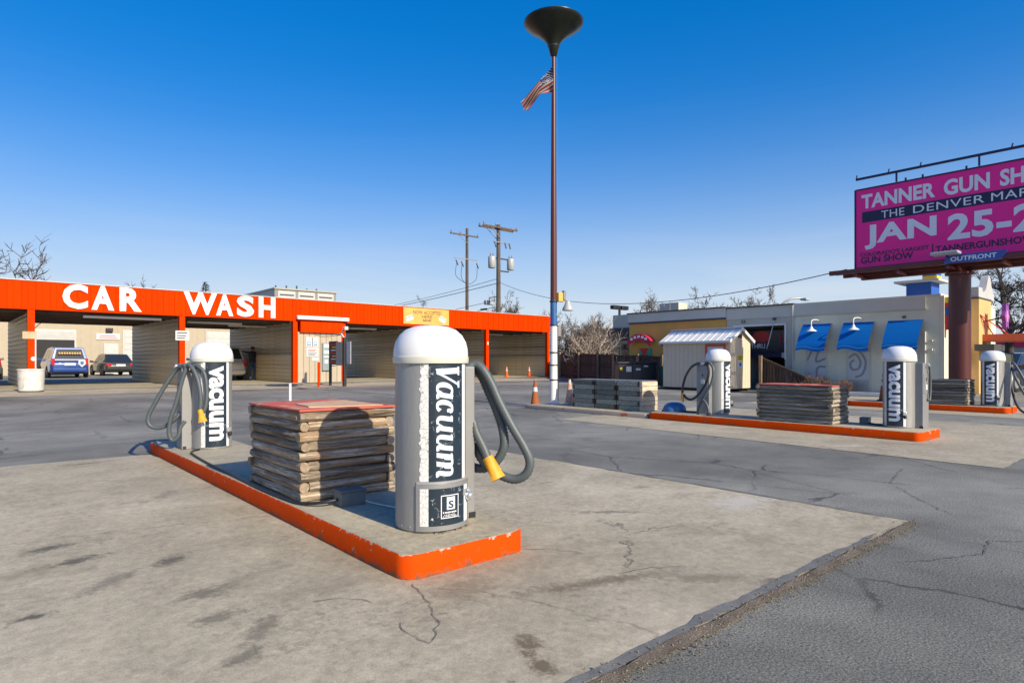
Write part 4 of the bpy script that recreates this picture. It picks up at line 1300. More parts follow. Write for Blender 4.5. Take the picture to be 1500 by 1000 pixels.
for px in posts:
    cw(MB().box(px - .12, px + .12, -.02, .24, .102, Z0 - .052), 'post', ORANGE_METAL, None, None, .012)
NP = 15
ph = (Z0 - .18 - .10) / NP
wm = {}
def side_panel(mat, L):
    key = (mat.name, L)
    if key not in wm:
        mb = MB()
        prof = [(.055, .004), (.068, .03), (.068, ph * .45), (.05, ph * .55), (.05, ph - .02), (.055, ph - .004)]
        for sg in (1, -1):
            vs = [(sg * x, y, z) for y in (0, L) for x, z in prof]
            n = len(prof)
            fs = [(i, i + 1, n + i + 1, n + i) for i in range(n - 1)]
            if sg < 0: fs = [f[::-1] for f in fs]
            mb.add(vs, fs)
        mb.add([(sg * x, 0, z) for sg in (1, -1) for x, z in prof], [(0, 1, 7, 6), (1, 2, 8, 7), (2, 3, 9, 8), (3, 4, 10, 9), (4, 5, 11, 10)])
        wm[key] = mb.mesh('siding_panel', mat, None)
    return wm[key]
def divider(px, L=9.4):
    dv = cw(MB().box(px - .045, px + .045, .245, L + .2, .102, Z0 - .025), 'divider_wall', TAN_SIDE)
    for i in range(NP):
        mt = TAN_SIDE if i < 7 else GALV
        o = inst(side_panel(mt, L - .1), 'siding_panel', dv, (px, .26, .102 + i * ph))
    # sub parts: hose boom, wand holder
    return dv
for px in posts:
    divider(px)
# bay fittings
def bay_fit(px, L=9.4):
    cw(MB().tube([(px + .07, 3.2, 1.35), (px + .13, 3.2, 1.35)], .09, 10), 'wand_holder', RED_SIGN, None, 40, 0)
    cw(MB().box(px + .075, px + .16, 3.55, 3.75, 1.15, 1.95), 'wand_rack', RED_SIGN)
    cw(MB().box(px + .075, px + .2, 4.3, 4.8, 1.1, 1.6), 'control_box', STEEL_DULL, None, None, .01)
    cw(MB().tube(spline([(px + .9, 4.8, 3.1), (px + .5, 4.9, 2.6), (px + .25, 5.0, 1.6), (px + .15, 4.6, .6), (px + .14, 4.3, 1.2)], .15), .016, 6), 'pressure_hose', BLACK, None, 50)
    cw(MB().tube([(px + .15, 3.9, .35), (px + .13, 3.9, 1.5)], .02, 6), 'spray_wand', BLUE_INK, None, 50)
for px in (-11.12, -5.56, -.17, 7.85, 13.03):
    bay_fit(px)
for x0, x1, y in ((-9.3, -6.3, .5), (-4.9, -2.3, 1.6), (-2.3, .0, 3.6), (3.3, 5.6, 1.6), (9.3, 11.6, 2.6), (14.4, 16.8, 2.6)):
    cw(MB().box(x0, x1, y, y + .14, Z0 - .27, Z0 - .165), 'tube_lamp', TUBE, None, None, .01)
# painted letters as raised panels
for ch, a, b in (('C', -10.10, -9.22), ('A', -9.10, -8.27), ('R', -8.07, -7.22), ('W', -5.52, -4.06), ('A', -4.10, -3.31), ('S', -3.14, -2.31), ('H', -2.08, -1.24)):
    put_text(ch, (a, -.036, Z0 + .05), (1, 0, 0), (0, 0, 1), b - a, Z1 - Z0 - .07, LETTER, CW, 0.042, 0, 1, .03, 'sign_letter', False)
# banner on the fascia
bn = cw(MB().box(6.42, 9.78, -.065, -.036, 3.44, 4.41), 'banner', YELLOW_SIGN)
put_text('NOW ACCEPTED', (7.10, -.068, 4.06), (1, 0, 0), (0, 0, 1), 2.1, .22, INK, bn, .005, 0, 1, 0, 'lettering', False)
put_text('HERE', (7.72, -.068, 3.82), (1, 0, 0), (0, 0, 1), .78, .19, INK, bn, .005, 0, 1, 0, 'lettering', False)
put_text('SAVE', (7.80, -.068, 3.62), (1, 0, 0), (0, 0, 1), .62, .15, INK, bn, .03, 0, 1, 0, 'lettering', False)
for cx, rot in ((6.85, .35), (9.28, -.45)):
    c_, s_ = math.cos(rot), math.sin(rot)
    def q(x, z, y=-.068): return (cx + x * c_ - z * s_, y, 3.78 + x * s_ + z * c_)
    cw(MB().poly([q(-.26, -.14), q(.26, -.14), q(.26, .16), q(-.26, .16)]), 'card_print', PALE_BLUE, bn)
    cw(MB().poly([q(-.26, .05, -.0705), q(.26, .05, -.0705), q(.26, .11, -.0705), q(-.26, .11, -.0705)]), 'card_stripe', SWIRL, bn)
# equipment room
er = cw(MB().box(-.02, 2.50, .05, .3, .102, 2.76), 'equipment_wall', BEIGE_WALL)
em = MB()
em.add([(x, y, z) for z in (.105, 2.74) for x, y in ((0, 0), (.015, -.02), (.285, -.02), (.30, 0), (.318, .012))], [(i, i + 1, 6 + i, 5 + i) for i in range(4)])
emesh = em.mesh('wall_panel', BEIGE_WALL, None)
for i in range(8):
    inst(emesh, 'wall_panel', er, (-.02 + i * .317, .03, 0))
cw(MB().box(.06, 2.48, -.16, .16, 2.74, 3.30), 'drop_fascia', ORANGE_METAL, None, None, .006)
for i in range(7):
    cw(MB().box(.12 + i * .35, .15 + i * .35, -.175, -.161, 2.745, 3.295), 'fascia_rib', ORANGE_METAL)
cw(MB().box(-.15, 2.80, -.26, -.06, 3.40, 3.60), 'sign_lamp', TUBE, None, None, .03)
cw(MB().tube([(.9, .0, 2.68), (1.25, -.10, 2.60), (1.7, -.10, 2.61), (2.45, -.12, 2.73)], .012, 6), 'lamp_arm', STEEL_DULL, None, 50)
po = cw(MB().box(.42, 1.10, -.018, .008, 1.98, 2.50), 'poster', PAPER)
cw(MB().box(.74, .78, -.021, -.0185, 2.0, 2.48), 'print_bar', INK, po)
for a in (.47, .83):
    cw(MB().box(a, a + .2, -.021, -.0185, 2.05, 2.24), 'print_block', BLUE_INK, po)
    cw(MB().box(a + .03, a + .17, -.0235, -.0215, 2.10, 2.20), 'print_block', PALE_BLUE, po)
po = cw(MB().box(.44, 1.10, -.018, .008, 1.46, 1.94), 'poster', PAPER)
for i, (zz, mt) in enumerate(((1.82, INK_RED), (1.74, INK_RED), (1.62, INK), (1.54, INK))):
    cw(MB().box(.52, 1.02 - .1 * (i % 2), -.021, -.0185, zz, zz + .04), 'print_line', mt, po)
cw(MB().box(.75, 1.10, -.018, .008, 1.24, 1.42), 'notice', PAPER)
cm_ = cw(MB().box(1.30, 1.78, -.12, .0, .72, 2.2), 'change_machine', PANEL_BLUE, None, None, .01)
for a, b, c, d in ((1.36, 1.72, 1.95, 2.14), (1.36, 1.52, 1.62, 1.8), (1.56, 1.72, 1.62, 1.8), (1.36, 1.72, 1.42, 1.5), (1.4, 1.6, 1.1, 1.3)):
    cw(MB().box(a, b, -.128, -.121, c, d), 'machine_plate', PAPER, cm_)
cw(MB().box(1.80, 2.12, -.09, .0, 1.0, 1.5), 'machine_side_box', PAPER, None, None, .01)
# notices on posts
nb = cw(MB().box(-5.86, -5.28, -.06, -.03, 2.19, 2.63), 'post_sign', PAPER)
for i in range(3):
    cw(MB().box(-5.80, -5.36 - .05 * i, -.063, -.0605, 2.50 - i * .12, 2.55 - i * .12), 'print_line', INK, nb)
cw(MB().box(-11.40, -10.96, -.06, -.03, 2.13, 2.42), 'post_sign', LID_TAN)
cw(MB().tube([(-11.05, -.03, 1.33), (-11.05, -.05, 1.33)], .09, 8), 'sticker', PAPER, None, 40)
cw(MB().box(13.0, 13.1, -.026, -.021, 2.3, 2.5), 'sticker', PAPER)
# pay station in front of the equipment room
t = thing('pay_station', 'two black posts holding a dark menu board and a steel cabinet', 'pay station', (13.4, 28.3, .04))
MB().bar((13.50, 29.2, .04), (13.50, 29.2, 2.2), .11, .11).build('post', BLACK, t, None, True)
MB().bar((13.42, 27.5, .04), (13.42, 27.5, 2.35), .14, .14).build('post', BLACK, t, None, True)
mbd = MB().box(13.42, 13.50, 28.34, 29.12, 1.05, 2.2).build('menu_board', DARK_BOARD, t, None, True)
for i in range(7):
    z = 1.15 + i * .145
    MB().box(13.410, 13.418, 28.42, 29.02 - .1 * (i % 3), z, z + .06).build('menu_line', (INK_RED, PALE_BLUE, YELLOW_P)[i % 3], mbd, None, True)
MB().box(13.36, 13.56, 27.6, 28.30, 1.02, 2.15).build('steel_cabinet', PANEL_BLUE, t, None, True, .01)
MB().box(13.46, 13.48, 26.95, 27.38, 1.1, 2.15).build('white_sheet', PAPER, t, None, True)
MB().tube([(13.42, 27.5, 2.3), (13.3, 27.62, 2.55), (13.42, 27.4, 2.8)], .05, 6).build('lamp_bracket', STEEL_DULL, t, 40, True)
MB().box(13.34, 13.52, 27.3, 27.55, 2.70, 2.86).build('lamp_head', TUBE, t, None, True, .02)
o = MB().tube([(0, 0, 0), (0, 0, 1.15)], .06, 10).build('bollard', ORANGE_METAL, None, 40, loc=(12.48, 28.25, .03))
setp(o, 'slim orange bollard before the change machine at the car wash', 'bollard')

# white rubbish barrel
t = thing('rubbish_barrel', 'grubby white plastic barrel beside the leftmost orange post', 'bin', (1.80, 30.15, .07))
MB().lathe([(.33, 0), (.40, .05), (.42, .5), (.43, .84), (.41, .86), (.40, .80), (.38, .1), (0, .1)], 24).build('barrel', BIN_WHITE, t, 40)
MB().lathe([(.431, .80), (.445, .82), (.445, .85), (.43, .87)], 24).build('rim', BIN_WHITE, t, 40)

# ------------------------------------------------------------------ buildings behind the car wash
t = thing('garage_building', 'long beige workshop with roller doors seen through the wash bays', 'workshop', (10, 61.5, .09))
MB().box(-14, 40, 61.5, 74, .09, 4.45).build('wall', BEIGE_WALL, t, None, True)
MB().box(-14.3, 40.3, 61.1, 74.3, 4.452, 4.85).build('eave', ROOF_W, t, None, True)
for i in range(80):
    x = -13.5 + i * .62
    if 3.9 < x < 6.6: continue
    MB().box(x, x + .05, 61.47, 61.497, .1, 4.44).build('wall_rib', BEIGE_WALL, t, None, True)
def gdoor(x0, x1, zt, open_to=None):
    fr = MB().box(x0 - .12, x1 + .12, 61.44, 61.468, .1, zt + .12).build('door_frame', ROOF_W, t, None, True)
    if open_to:
        MB().box(x0, x1, 61.40, 61.438, .1, zt - open_to).build('dark_opening', DARKROOM, fr, None, True)
        for k in range(5):
            MB().box(x0, x1, 61.37, 61.437, zt - open_to + .005 + k * open_to / 5, zt - .01 - (4 - k) * open_to / 5).build('shutter_slat', ROOF_W, fr, None, True)
    else:
        n = 7
        for k in range(n):
            MB().box(x0, x1, 61.40, 61.437, .1 + k * (zt - .1) / n + .01, .1 + (k + 1) * (zt - .1) / n - .01).build('door_panel', ROOF_W, fr, None, True)
gdoor(4.0, 6.46, 3.62, .72)
gdoor(9.95, 12.6, 3.72)
gdoor(16.5, 20.0, 3.80)
gdoor(-3.4, 1.0, 3.6)
MB().box(8.47, 9.5, 61.42, 61.468, .1, 2.68).build('side_door', ROOF_W, t, None, True)
MB().box(7.95, 9.6, 61.42, 61.468, 2.99, 3.49).build('sign_board', PAPER, t, None, True)
MB().box(8.2, 9.3, 61.41, 61.418, 3.28, 3.34).build('print_line', INK_RED, t, None, True)
MB().box(8.1, 9.4, 61.41, 61.418, 3.12, 3.18).build('print_line', INK_RED, t, None, True)
MB().box(8.6, 9.1, 61.2, 61.468, 3.66, 3.95).build('wall_lamp', BLACK, t, None, True, .03)

t = thing('warehouse', 'tall pale clad building rising behind the car wash fascia', 'warehouse', (23, 64, .09))
MB().box(22.95, 29.4, 62.22, 92, .09, 8.35).build('wall', WAREHOUSE, t, None, True)
MB().box(22.92, 22.948, 62.25, 92, 4.0, 8.3).build('side_cladding', WAREHOUSE_D, t, None, True)
MB().box(22.85, 29.5, 62.1, 92.1, 8.352, 8.50).build('roof_edge', WAREHOUSE_D, t, None, True)
for i in range(3):
    for k in range(3):
        z = 5.6 + k * .95
        fr = MB().box(23.25 + i * 2.05, 25.0 + i * 2.05, 62.19, 62.218, z, z + .72).build('wall_panel', ROOF_W, t, None, True)
        MB().box(23.4 + i * 2.05, 24.85 + i * 2.05, 62.17, 62.188, z + .25, z + .40).build('vent_slot', TRIM_DARK, fr, None, True)
for i in range(5):
    MB().tube([(23.3 + i * 1.2, 63 + i * .3, 8.5), (23.3 + i * 1.2, 63 + i * .3, 8.8 + .1 * (i % 3))], .08, 6).build('roof_vent', TRIM_DARK, t, None, True)

# ------------------------------------------------------------------ cars
def car(label, loc, rz, kind, paint, scale=1.0, name='parked_car', group='parked vehicles'):
    t = thing(name, label, 'car' if kind != 'van' else 'minivan', loc, rz, group)
    if kind == 'sedan':
        L, W, hb, ht = 4.6, 1.78, .88, 1.40
        g = (-1.95, -1.15, .55, 1.35)   # rear base, rear roof, front roof, windscreen base
    elif kind == 'van':
        L, W, hb, ht = 4.9, 1.92, 1.02, 1.72
        g = (-2.34, -2.12, .75, 1.65)
    else:
        L, W, hb, ht = 4.6, 1.85, 1.05, 1.72
        g = (-2.2, -1.95, .45, 1.15)
    s = scale
    nose = hb - (.14 if kind == 'sedan' else .08)
    st_ = [(-L / 2, .82, .42, hb - .20), (-L / 2 + .10, .93, .30, hb - .04), (-L / 2 + .5, .99, .22, hb), (-L * .2, 1.0, .2, hb), (L * .15, 1.0, .2, hb - .01), (L * .32, .98, .22, hb - .06), (L / 2 - .35, .93, .24, nose - .05), (L / 2 - .06, .78, .3, nose - .2), (L / 2, .66, .42, nose - .3)]
    mb = MB(); n = 10
    for y, k, zl, zt in st_:
        w = W / 2 * k
        ring = [(-w * .88, zl), (w * .88, zl), (w, zl + .12), (w * 1.0, zl + (zt - zl) * .62), (w * .95, zt - .05), (w * .86, zt), (-w * .86, zt), (-w * .95, zt - .05), (-w, zl + (zt - zl) * .62), (-w, zl + .12)]
        mb.v += [(x * s, y * s, z * s) for x, z in ring]
    for i in range(len(st_) - 1):
        for j in range(n):
            j2 = (j + 1) % n
            mb.f.append((i * n + j, (i + 1) * n + j, (i + 1) * n + j2, i * n + j2)); mb.m.append(0)
    mb.f.append(tuple(range(n))); mb.m.append(0)
    mb.f.append(tuple(reversed(range((len(st_) - 1) * n, len(st_) * n)))); mb.m.append(0)
    # cabin
    wb, wt = W / 2 * .90, W / 2 * .70
    y0, y1, y2, y3 = g
    C = [(-wb, y0, hb - .03), (wb, y0, hb - .03), (wt, y1, ht), (-wt, y1, ht), (-wb, y3, hb - .05), (wb, y3, hb - .05), (wt, y2, ht), (-wt, y2, ht)]
    ym = (y1 + y2) / 2
    C += [(-wt, ym, ht + .05), (wt, ym, ht + .05)]
    b = len(mb.v)
    mb.v += [(x * s, y * s, z * s) for x, y, z in C]
    for f in ((0, 1, 2, 3), (5, 4, 7, 6), (3, 2, 9, 8), (8, 9, 6, 7), (1, 5, 6, 9, 2), (4, 0, 3, 8, 7)):
        mb.f.append(tuple(b + i for i in f)); mb.m.append(0)
    bd = mb.build('body', paint, t, 40, bevel=.03 * s)
    C = [Vector(c) * s for c in C]
    def quad(name, a, b_, c, d, u0, u1, v0, v1, mat, lift=.012, parent=t):
        def P_(u, v): return (a.lerp(b_, u)).lerp(d.lerp(c, u), v)
        pts = [P_(u0, v0), P_(u1, v0), P_(u1, v1), P_(u0, v1)]
        nn = (pts[1] - pts[0]).cross(pts[3] - pts[0]).normalized()
        MB().prism([p - nn * .02 for p in pts], nn * (.02 + lift)).build(name, mat, parent, None)
    quad('rear_window', C[0], C[1], C[2], C[3], .08, .92, .12, .88, GLASS)
    quad('windscreen', C[5], C[4], C[7], C[6], .06, .94, .08, .94, GLASS)
    for u0, u1 in ((.05, .34), (.37, .64), (.67, .95)):
        quad('side_window', C[1], C[5], C[6], C[2], u0, u1, .14, .86, GLASS)
        quad('side_window', C[4], C[0], C[3], C[7], u0, u1, .14, .86, GLASS)
    yr = -L / 2
    for sg in (-1, 1):
        if kind == 'sedan': x0, x1, z0, z1 = .52, .80, .62, .80
        else: x0, x1, z0, z1 = .70, .86, .72, 1.12
        MB().box(min(sg * x0, sg * x1) * s, max(sg * x0, sg * x1) * s, (yr - .01) * s, (yr + .22) * s, z0 * s, z1 * s).build('tail_lamp', TAIL, t, None, bevel=.03 * s)
        MB().bar((sg * W / 2 * .92 * s, (g[3] - .25) * s, (hb + .02) * s), (sg * (W / 2 + .16) * s, (g[3] - .25) * s, (hb + .06) * s), .10 * s, .13 * s).build('mirror', paint, t, None, bevel=.02)
        for yy in (-L * .30, L * .31):
            ar = MB().lathe([(0, 0), (.37 * s, 0), (.37 * s, .02 * s), (0, .02 * s)], 20)
            rot = Matrix.Rotation(R(90), 4, 'Y')
            ar.v = [tuple(rot @ Vector(p) + Vector((sg * (W / 2 * .99) * s - .01 * s, yy * s, .35 * s))) for p in ar.v]
            ar.build('wheel_arch', PLASTIC_D, t, None)
            wh = MB().lathe([(.2 * s, -.1 * s), (.30 * s, -.1 * s), (.33 * s, -.07 * s), (.33 * s, .07 * s), (.30 * s, .1 * s), (.2 * s, .1 * s)], 24)
            rotw = lambda p: tuple(rot @ Vector(p) + Vector((sg * (W / 2 * .93) * s, yy * s, .33 * s)))
            wh.v = [rotw(p) for p in wh.v]
            w_ = wh.build('wheel', RUBBER, t, 40)
            rm = MB().lathe([(.205 * s, sg * .08 * s), (.2 * s, sg * .085 * s), (.05 * s, sg * .075 * s), (0, sg * .08 * s)], 20)
            rm.v = [rotw(p) for p in rm.v]
            rm.build('rim', RIM_M, w_, 40)
    MB().box(-.80 * s, .80 * s, (yr - .06) * s, (yr + .12) * s, .36 * s, .56 * s).build('rear_bumper', paint if kind != 'suv' else paint, t, None, bevel=.04 * s)
    MB().box(-.26 * s, .26 * s, (yr - .03) * s, (yr + .05) * s, (.62 if kind == 'sedan' else .72) * s, (.76 if kind == 'sedan' else .86) * s).build('number_plate', PLATE, t, None)
    return t, s, yr
t, s, yr = car('blue minivan with a white shield emblem, backed by the open workshop door', (4.95, 53.2, .09), R(2), 'van', PAINT_BLUE, 1.17)
MB().prism([(x * s, (yr - .035) * s, z * s) for x, z in ((.40, 1.02), (.72, 1.02), (.74, .80), (.56, .62), (.38, .80))], (0, .03, 0)).build('shield_emblem', PAPER, t, None)
MB().prism([(x * s, (yr - .04) * s, z * s) for x, z in ((.48, .95), (.64, .95), (.65, .82), (.56, .72), (.47, .82))], (0, .01, 0)).build('shield_field', BLUE_INK, t, None)
MB().box(-.7 * s, .7 * s, (yr - .02) * s, (yr + .02) * s, .98 * s, 1.03 * s).build('chrome_trim', RIM_M, t, None)
for i in range(9):
    MB().box((-.52 + i * .12) * s, (-.44 + i * .12) * s, (yr + .05) * s, (yr + .1) * s, 1.36 * s, 1.46 * s).build('window_print', YELLOW_SIGN, t, None)
car('black sedan parked beyond the blue minivan', (8.5, 57.8, .09), R(4), 'sedan', PAINT_BLACK, 1.17)
car('silver sport utility being washed behind the far vacuum', (11.05, 39.9, .10), R(3), 'suv', PAINT_SILVER, 1.12)
car('grey green pickup cut off by the left frame edge', (0.45, 50.6, .09), R(0), 'suv', PAINT_GREYGREEN, 1.15)
car('dark navy car parked under the bare tree at the right edge', (33.3, 6.1, 0), R(75), 'sedan', PAINT_NAVY, 1.1)

# ------------------------------------------------------------------ the person washing a car
def person():
    t = thing('person', 'person in dark jacket and jeans spraying a car with arm stretched out', 'person', (12.42, 37.2, .10), R(20))
    J = dict(pel=(0, 0, .98), wst=(0, 0, 1.14), chs=(0, .01, 1.38), nk=(0, .01, 1.54), hd=(0, -.02, 1.66), top=(0, -.02, 1.80),
             ls=(-.19, .01, 1.47), le=(-.47, -.03, 1.50), lw=(-.72, -.06, 1.55), lh=(-.82, -.07, 1.56),
             rs_=(.19, .01, 1.46), re=(.30, -.08, 1.22), rw=(.16, -.28, 1.20), rh=(.10, -.35, 1.21),
             lhp=(-.10, 0, .93), lk=(-.13, -.03, .52), la=(-.14, .02, .09), lt=(-.15, -.16, .04),
             rhp=(.10, 0, .93), rk=(.13, -.02, .52), ra=(.15, .05, .09), rt=(.17, -.13, .04))
    rad = dict(pel=.155, wst=.15, chs=.17, nk=.06, hd=.10, top=.085, ls=.085, le=.06, lw=.042, lh=.045, rs_=.085, re=.06, rw=.042, rh=.045,
               lhp=.105, lk=.075, la=.055, lt=.045, rhp=.105, rk=.075, ra=.055, rt=.045)
    E_ = [('pel', 'wst'), ('wst', 'chs'), ('chs', 'nk'), ('nk', 'hd'), ('hd', 'top'), ('chs', 'ls'), ('ls', 'le'), ('le', 'lw'), ('lw', 'lh'), ('chs', 'rs_'), ('rs_', 're'), ('re', 'rw'), ('rw', 'rh'),
          ('pel', 'lhp'), ('lhp', 'lk'), ('lk', 'la'), ('la', 'lt'), ('pel', 'rhp'), ('rhp', 'rk'), ('rk', 'ra'), ('ra', 'rt')]
    k = list(J); S = 1.09
    me = bpy.data.meshes.new('body')
    me.from_pydata([tuple(c * S for c in J[q]) for q in k], [(k.index(a), k.index(b)) for a, b in E_], [])
    o = bpy.data.objects.new('body', me); COL.objects.link(o)
    o.modifiers.new('skin', 'SKIN')
    for i, q in enumerate(k):
        sv = me.skin_vertices[0].data[i]; sv.radius = (rad[q] * S, rad[q] * S * .85); sv.use_root = (q == 'pel')
    sb = o.modifiers.new('sub', 'SUBSURF'); sb.levels = 2; sb.render_levels = 2
    dg = bpy.context.evaluated_depsgraph_get(); dg.update()
    m2 = bpy.data.meshes.new_from_object(o.evaluated_get(dg))
    bpy.data.objects.remove(o)
    m2.materials.clear()
    for m_ in (JACKET, JEANS, SKIN, BLACK): m2.materials.append(m_)
    for p in m2.polygons:
        z = p.center.z / S; x = p.center.x / S
        p.material_index = 3 if z < .10 else 1 if z < .95 else 2 if (z > 1.56 and abs(x) < .3) or x < -.76 else 0
        p.use_smooth = True
    ob = bpy.data.objects.new('body', m2); COL.objects.link(ob); ob.parent = t
    MB().lathe([(.118, 1.80), (.12, 1.86), (.10, 1.93), (.05, 1.965), (0, 1.97)], 14, (0, -.02, 0)).build('cap', WOODCAP, t, 50)
person()
o = MB().tube(spline([(11.55, 37.25, 1.76), (11.2, 37.35, 1.74), (10.9, 37.4, 1.7)], .1), .02, 6).build('spray_wand', BLACK, None, 40)
setp(o, 'thin spray wand held out by the person in the wash bay', 'spray wand')

# ------------------------------------------------------------------ bare trees
def grow(seed, h, spread, levels=5, stems=1, lean=0.0, r0=None, kids=(2, 3), start=.32, up=.25, rmin=.016):
    rs = random.Random(seed)
    thick = MB(); thin = MB()
    def branch(p, d, L, r, lev):
        n = 4 if lev < 2 else 3
        pts = [p]; cur = Vector(p); dr = Vector(d).normalized()
        for i in range(n):
            dr = (dr + Vector((rs.gauss(0, .16), rs.gauss(0, .16), rs.gauss(0, .12) + up * .3 * (lev > 0)))).normalized()
            cur = cur + dr * (L / n); pts.append(cur.copy())
        r1 = r * .62
        rr = [r + (r1 - r) * i / n for i in range(n + 1)]
        (thick if lev < 2 else thin).tube(pts, rr, 7 if lev == 0 else 5 if lev < 3 else 3, 0, False)
        if lev >= levels: return
        for i in range(rs.randint(*kids) + (1 if lev < 2 else 0)):
            f = rs.uniform(start if lev == 0 else .25, 1.0)
            q = f * n; a = min(int(q), n - 1); pp = pts[a].lerp(pts[a + 1], q - a)
            ax = Vector((rs.gauss(0, 1), rs.gauss(0, 1), rs.gauss(0, .5))).normalized()
            nd = (dr * rs.uniform(.5, .9) + ax * spread).normalized()
            branch(pp, nd, L * rs.uniform(.5, .74), max(r * (1 - f * .38) * rs.uniform(.45, .62), rmin), lev + 1)
        branch(pts[-1], (dr + Vector((rs.gauss(0, .25), rs.gauss(0, .25), .1))), L * rs.uniform(.55, .75), r1, lev + 1)
    for k in range(stems):
        a = 2 * PI * k / stems + rs.uniform(-.4, .4)
        base = Vector((0, 0, 0)) if stems == 1 else Vector((.25 * math.cos(a), .25 * math.sin(a), 0))
        d = Vector((lean + (0 if stems == 1 else .45 * math.cos(a)), (0 if stems == 1 else .45 * math.sin(a)), 1))
        branch(base, d, h * rs.uniform(.36, .44), r0 or h * .018, 0)
    top = max(p[2] for p in thin.v + thick.v); k = h / top
    for q in (thick, thin): q.v = [(a * k, b * k, c * k) for a, b, c in q.v]
    return thick, thin
def tree(label, loc, seed, h, spread=.75, levels=5, stems=1, mats=(BARK, TWIG), name='bare_tree', cat='tree', group='bare winter trees', **kw):
    t = thing(name, label, cat, loc, 0, group)
    a, b = grow(seed, h, spread, levels, stems, **kw)
    a.build('trunk', mats[0], t, 60); b.build('crown', mats[1], t, None)
    return t
tree('dark bare tree rising above the left end of the orange fascia', (1.6, 71.5, 0), 11, 12.6, .7, 5, 1, (BARK_D, BARK_D), r0=.26, rmin=.03)
tree('small bare treetop above the fascia between the words', (11.9, 69.2, 0), 5, 9.6, .8, 5, 1, (BARK_D, BARK_D), rmin=.025)
tree('bare upright tree above the yellow banner', (38.45, 59.3, 0), 23, 8.6, .6, 6, 2, rmin=.025)
tree('bare tree just right of the transformer pole', (40.3, 46.5, 0), 31, 8.4, .65, 6, rmin=.022)
tree('dense grey bare tree right of the flagpole', (40.1, 38.0, 0), 41, 5.8, .6, 5, 5, r0=.10)
tree('grey bare thicket behind the brown fence', (38.9, 34.6, 0), 47, 4.6, .7, 5, 6, r0=.08)
tree('half fallen tree with bleached limbs over the fence', (31.2, 27.6, 0), 53, 4.3, .9, 4, 4, (BARK_PALE, BARK_PALE), r0=.11)
tree('bare tree above the ochre restaurant parapet, left one', (54, 37.2, 0), 61, 9.4, .8, 6, 2, r0=.12, rmin=.022)
tree('bare tree above the grey restaurant parapet, right one', (57, 33.0, 0), 67, 8.9, .8, 6, 3, r0=.12, rmin=.022)
tree('large bare tree at the right edge beside the purple sign', (37.6, 6.9, 0), 71, 7.6, .95, 6, 1, (BARK_D, BARK_D), r0=.24, start=.45)
# evergreen tip
t = thing('evergreen_tree', 'dark evergreen tip showing above the W of the sign', 'tree', (17.2, 64.6, 0))
MB().tube([(0, 0, 0), (0, 0, 8.6)], [.2, .04], 7).build('trunk', BARK_D, t, 50)
rs = random.Random(3); mb = MB()
for i in range(1500):
    z = rs.uniform(1.5, 8.8); w = (8.9 - z) * .28 + .05; a = rs.uniform(0, 6.28); r = w * math.sqrt(rs.random())
    c = Vector((r * math.cos(a), r * math.sin(a), z)); d = Vector((math.cos(a), math.sin(a), rs.uniform(-.5, .5))) * rs.uniform(.15, .32); e = Vector((-math.sin(a), math.cos(a), .3)) * .06
    mb.poly([c - e, c + e, c + d])
mb.build('crown', NEEDLE, t, None)
for lab, loc, sd, h in (('dry reddish shrub at the foot of the restaurant window', (25.35, 9.9, 0), 81, .62), ('thin dry shrub at the low end of the sloping fence', (25.2, 10.9, 0), 85, .8)):
    tree(lab, loc, sd, h, 1.0, 5, 14, (SHRUB, SHRUB), 'dry_shrub', 'shrub', 'dry shrubs by the restaurant', r0=.009, rmin=.003)

# ------------------------------------------------------------------ utility poles and wires
def upole(label, loc, h, r, arm_z, arms, rz, kind):
    t = thing('utility_pole', label, 'utility pole', loc, rz, 'wooden utility poles')
    MB().lathe([(r, 0), (r * .72, h), (0, h + .02)], 14).build('pole_shaft', POLE_WOOD, t, 40)
    for (y, x0, x1, dz) in arms:
        cb = MB().box(x0, x1, y - .06, y + .06, arm_z + dz - .07, arm_z + dz + .07).build('crossarm', POLE_WOOD, t, None)
        for x in (x0 + .1, (x0 + x1) / 2 - .55, x1 - .1):
            MB().lathe([(.03, .07), (.03, .17), (.07, .18), (.07, .26), (.04, .32), (0, .33)], 8, (x, y, arm_z + dz)).build('insulator', INSUL, cb, 40)
        MB().bar((x0 * .55, y, arm_z + dz - .06), (0, y, arm_z + dz - .9), .05, .04).build('brace', STEEL_DULL, t, None)
    return t
t = upole('plain wooden utility pole, left of the transformer pole', (39.74, 52.9, 0), 15.2, .20, 14.4, ((-.2, -2.3, 1.35, 0),), 0, 'a')
for k, (x, z) in enumerate(((-1.6, 11.7), (-.9, 11.6), (1.1, 11.6))):
    c = MB().tube([(x, -.2, z), (x + .25, -.25, z - .55)], .06, 7).build('fuse_cutout', INSUL, t, 40)
    MB().tube(spline([(x + .1, -.2, z - .3), (x, -.2, z - 1.6), (x * .4, -.15, z - 2.2), (0, -.1, z - 2.3)], .2), .025, 5).build('drop_lead', WIREM, t, 40)
MB().box(-1.8, 1.3, -.25, -.18, 11.85, 11.95).build('cutout_bracket', STEEL_DULL, t, None)
t = upole('wooden utility pole carrying two grey transformers', (35.85, 43.04, 0), 13.4, .24, 13.1, ((-.3, -2.0, 2.0, 0), (.3, -2.0, 2.0, 0)), 0, 'b')
for x in (-.85, 1.35):
    tr = MB().lathe([(0, 0), (.28, 0), (.33, .06), (.33, .95), (.30, 1.02), (.12, 1.08), (0, 1.08)], 18, (x, -.1, 9.45)).build('transformer', TRANSF, t, 40)
    for q in (-.15, .15):
        MB().lathe([(.05, 1.04), (.06, 1.12), (.04, 1.2), (.05, 1.3), (0, 1.42)], 8, (x + q, -.1, 9.45)).build('bushing', INSUL, tr, 40)
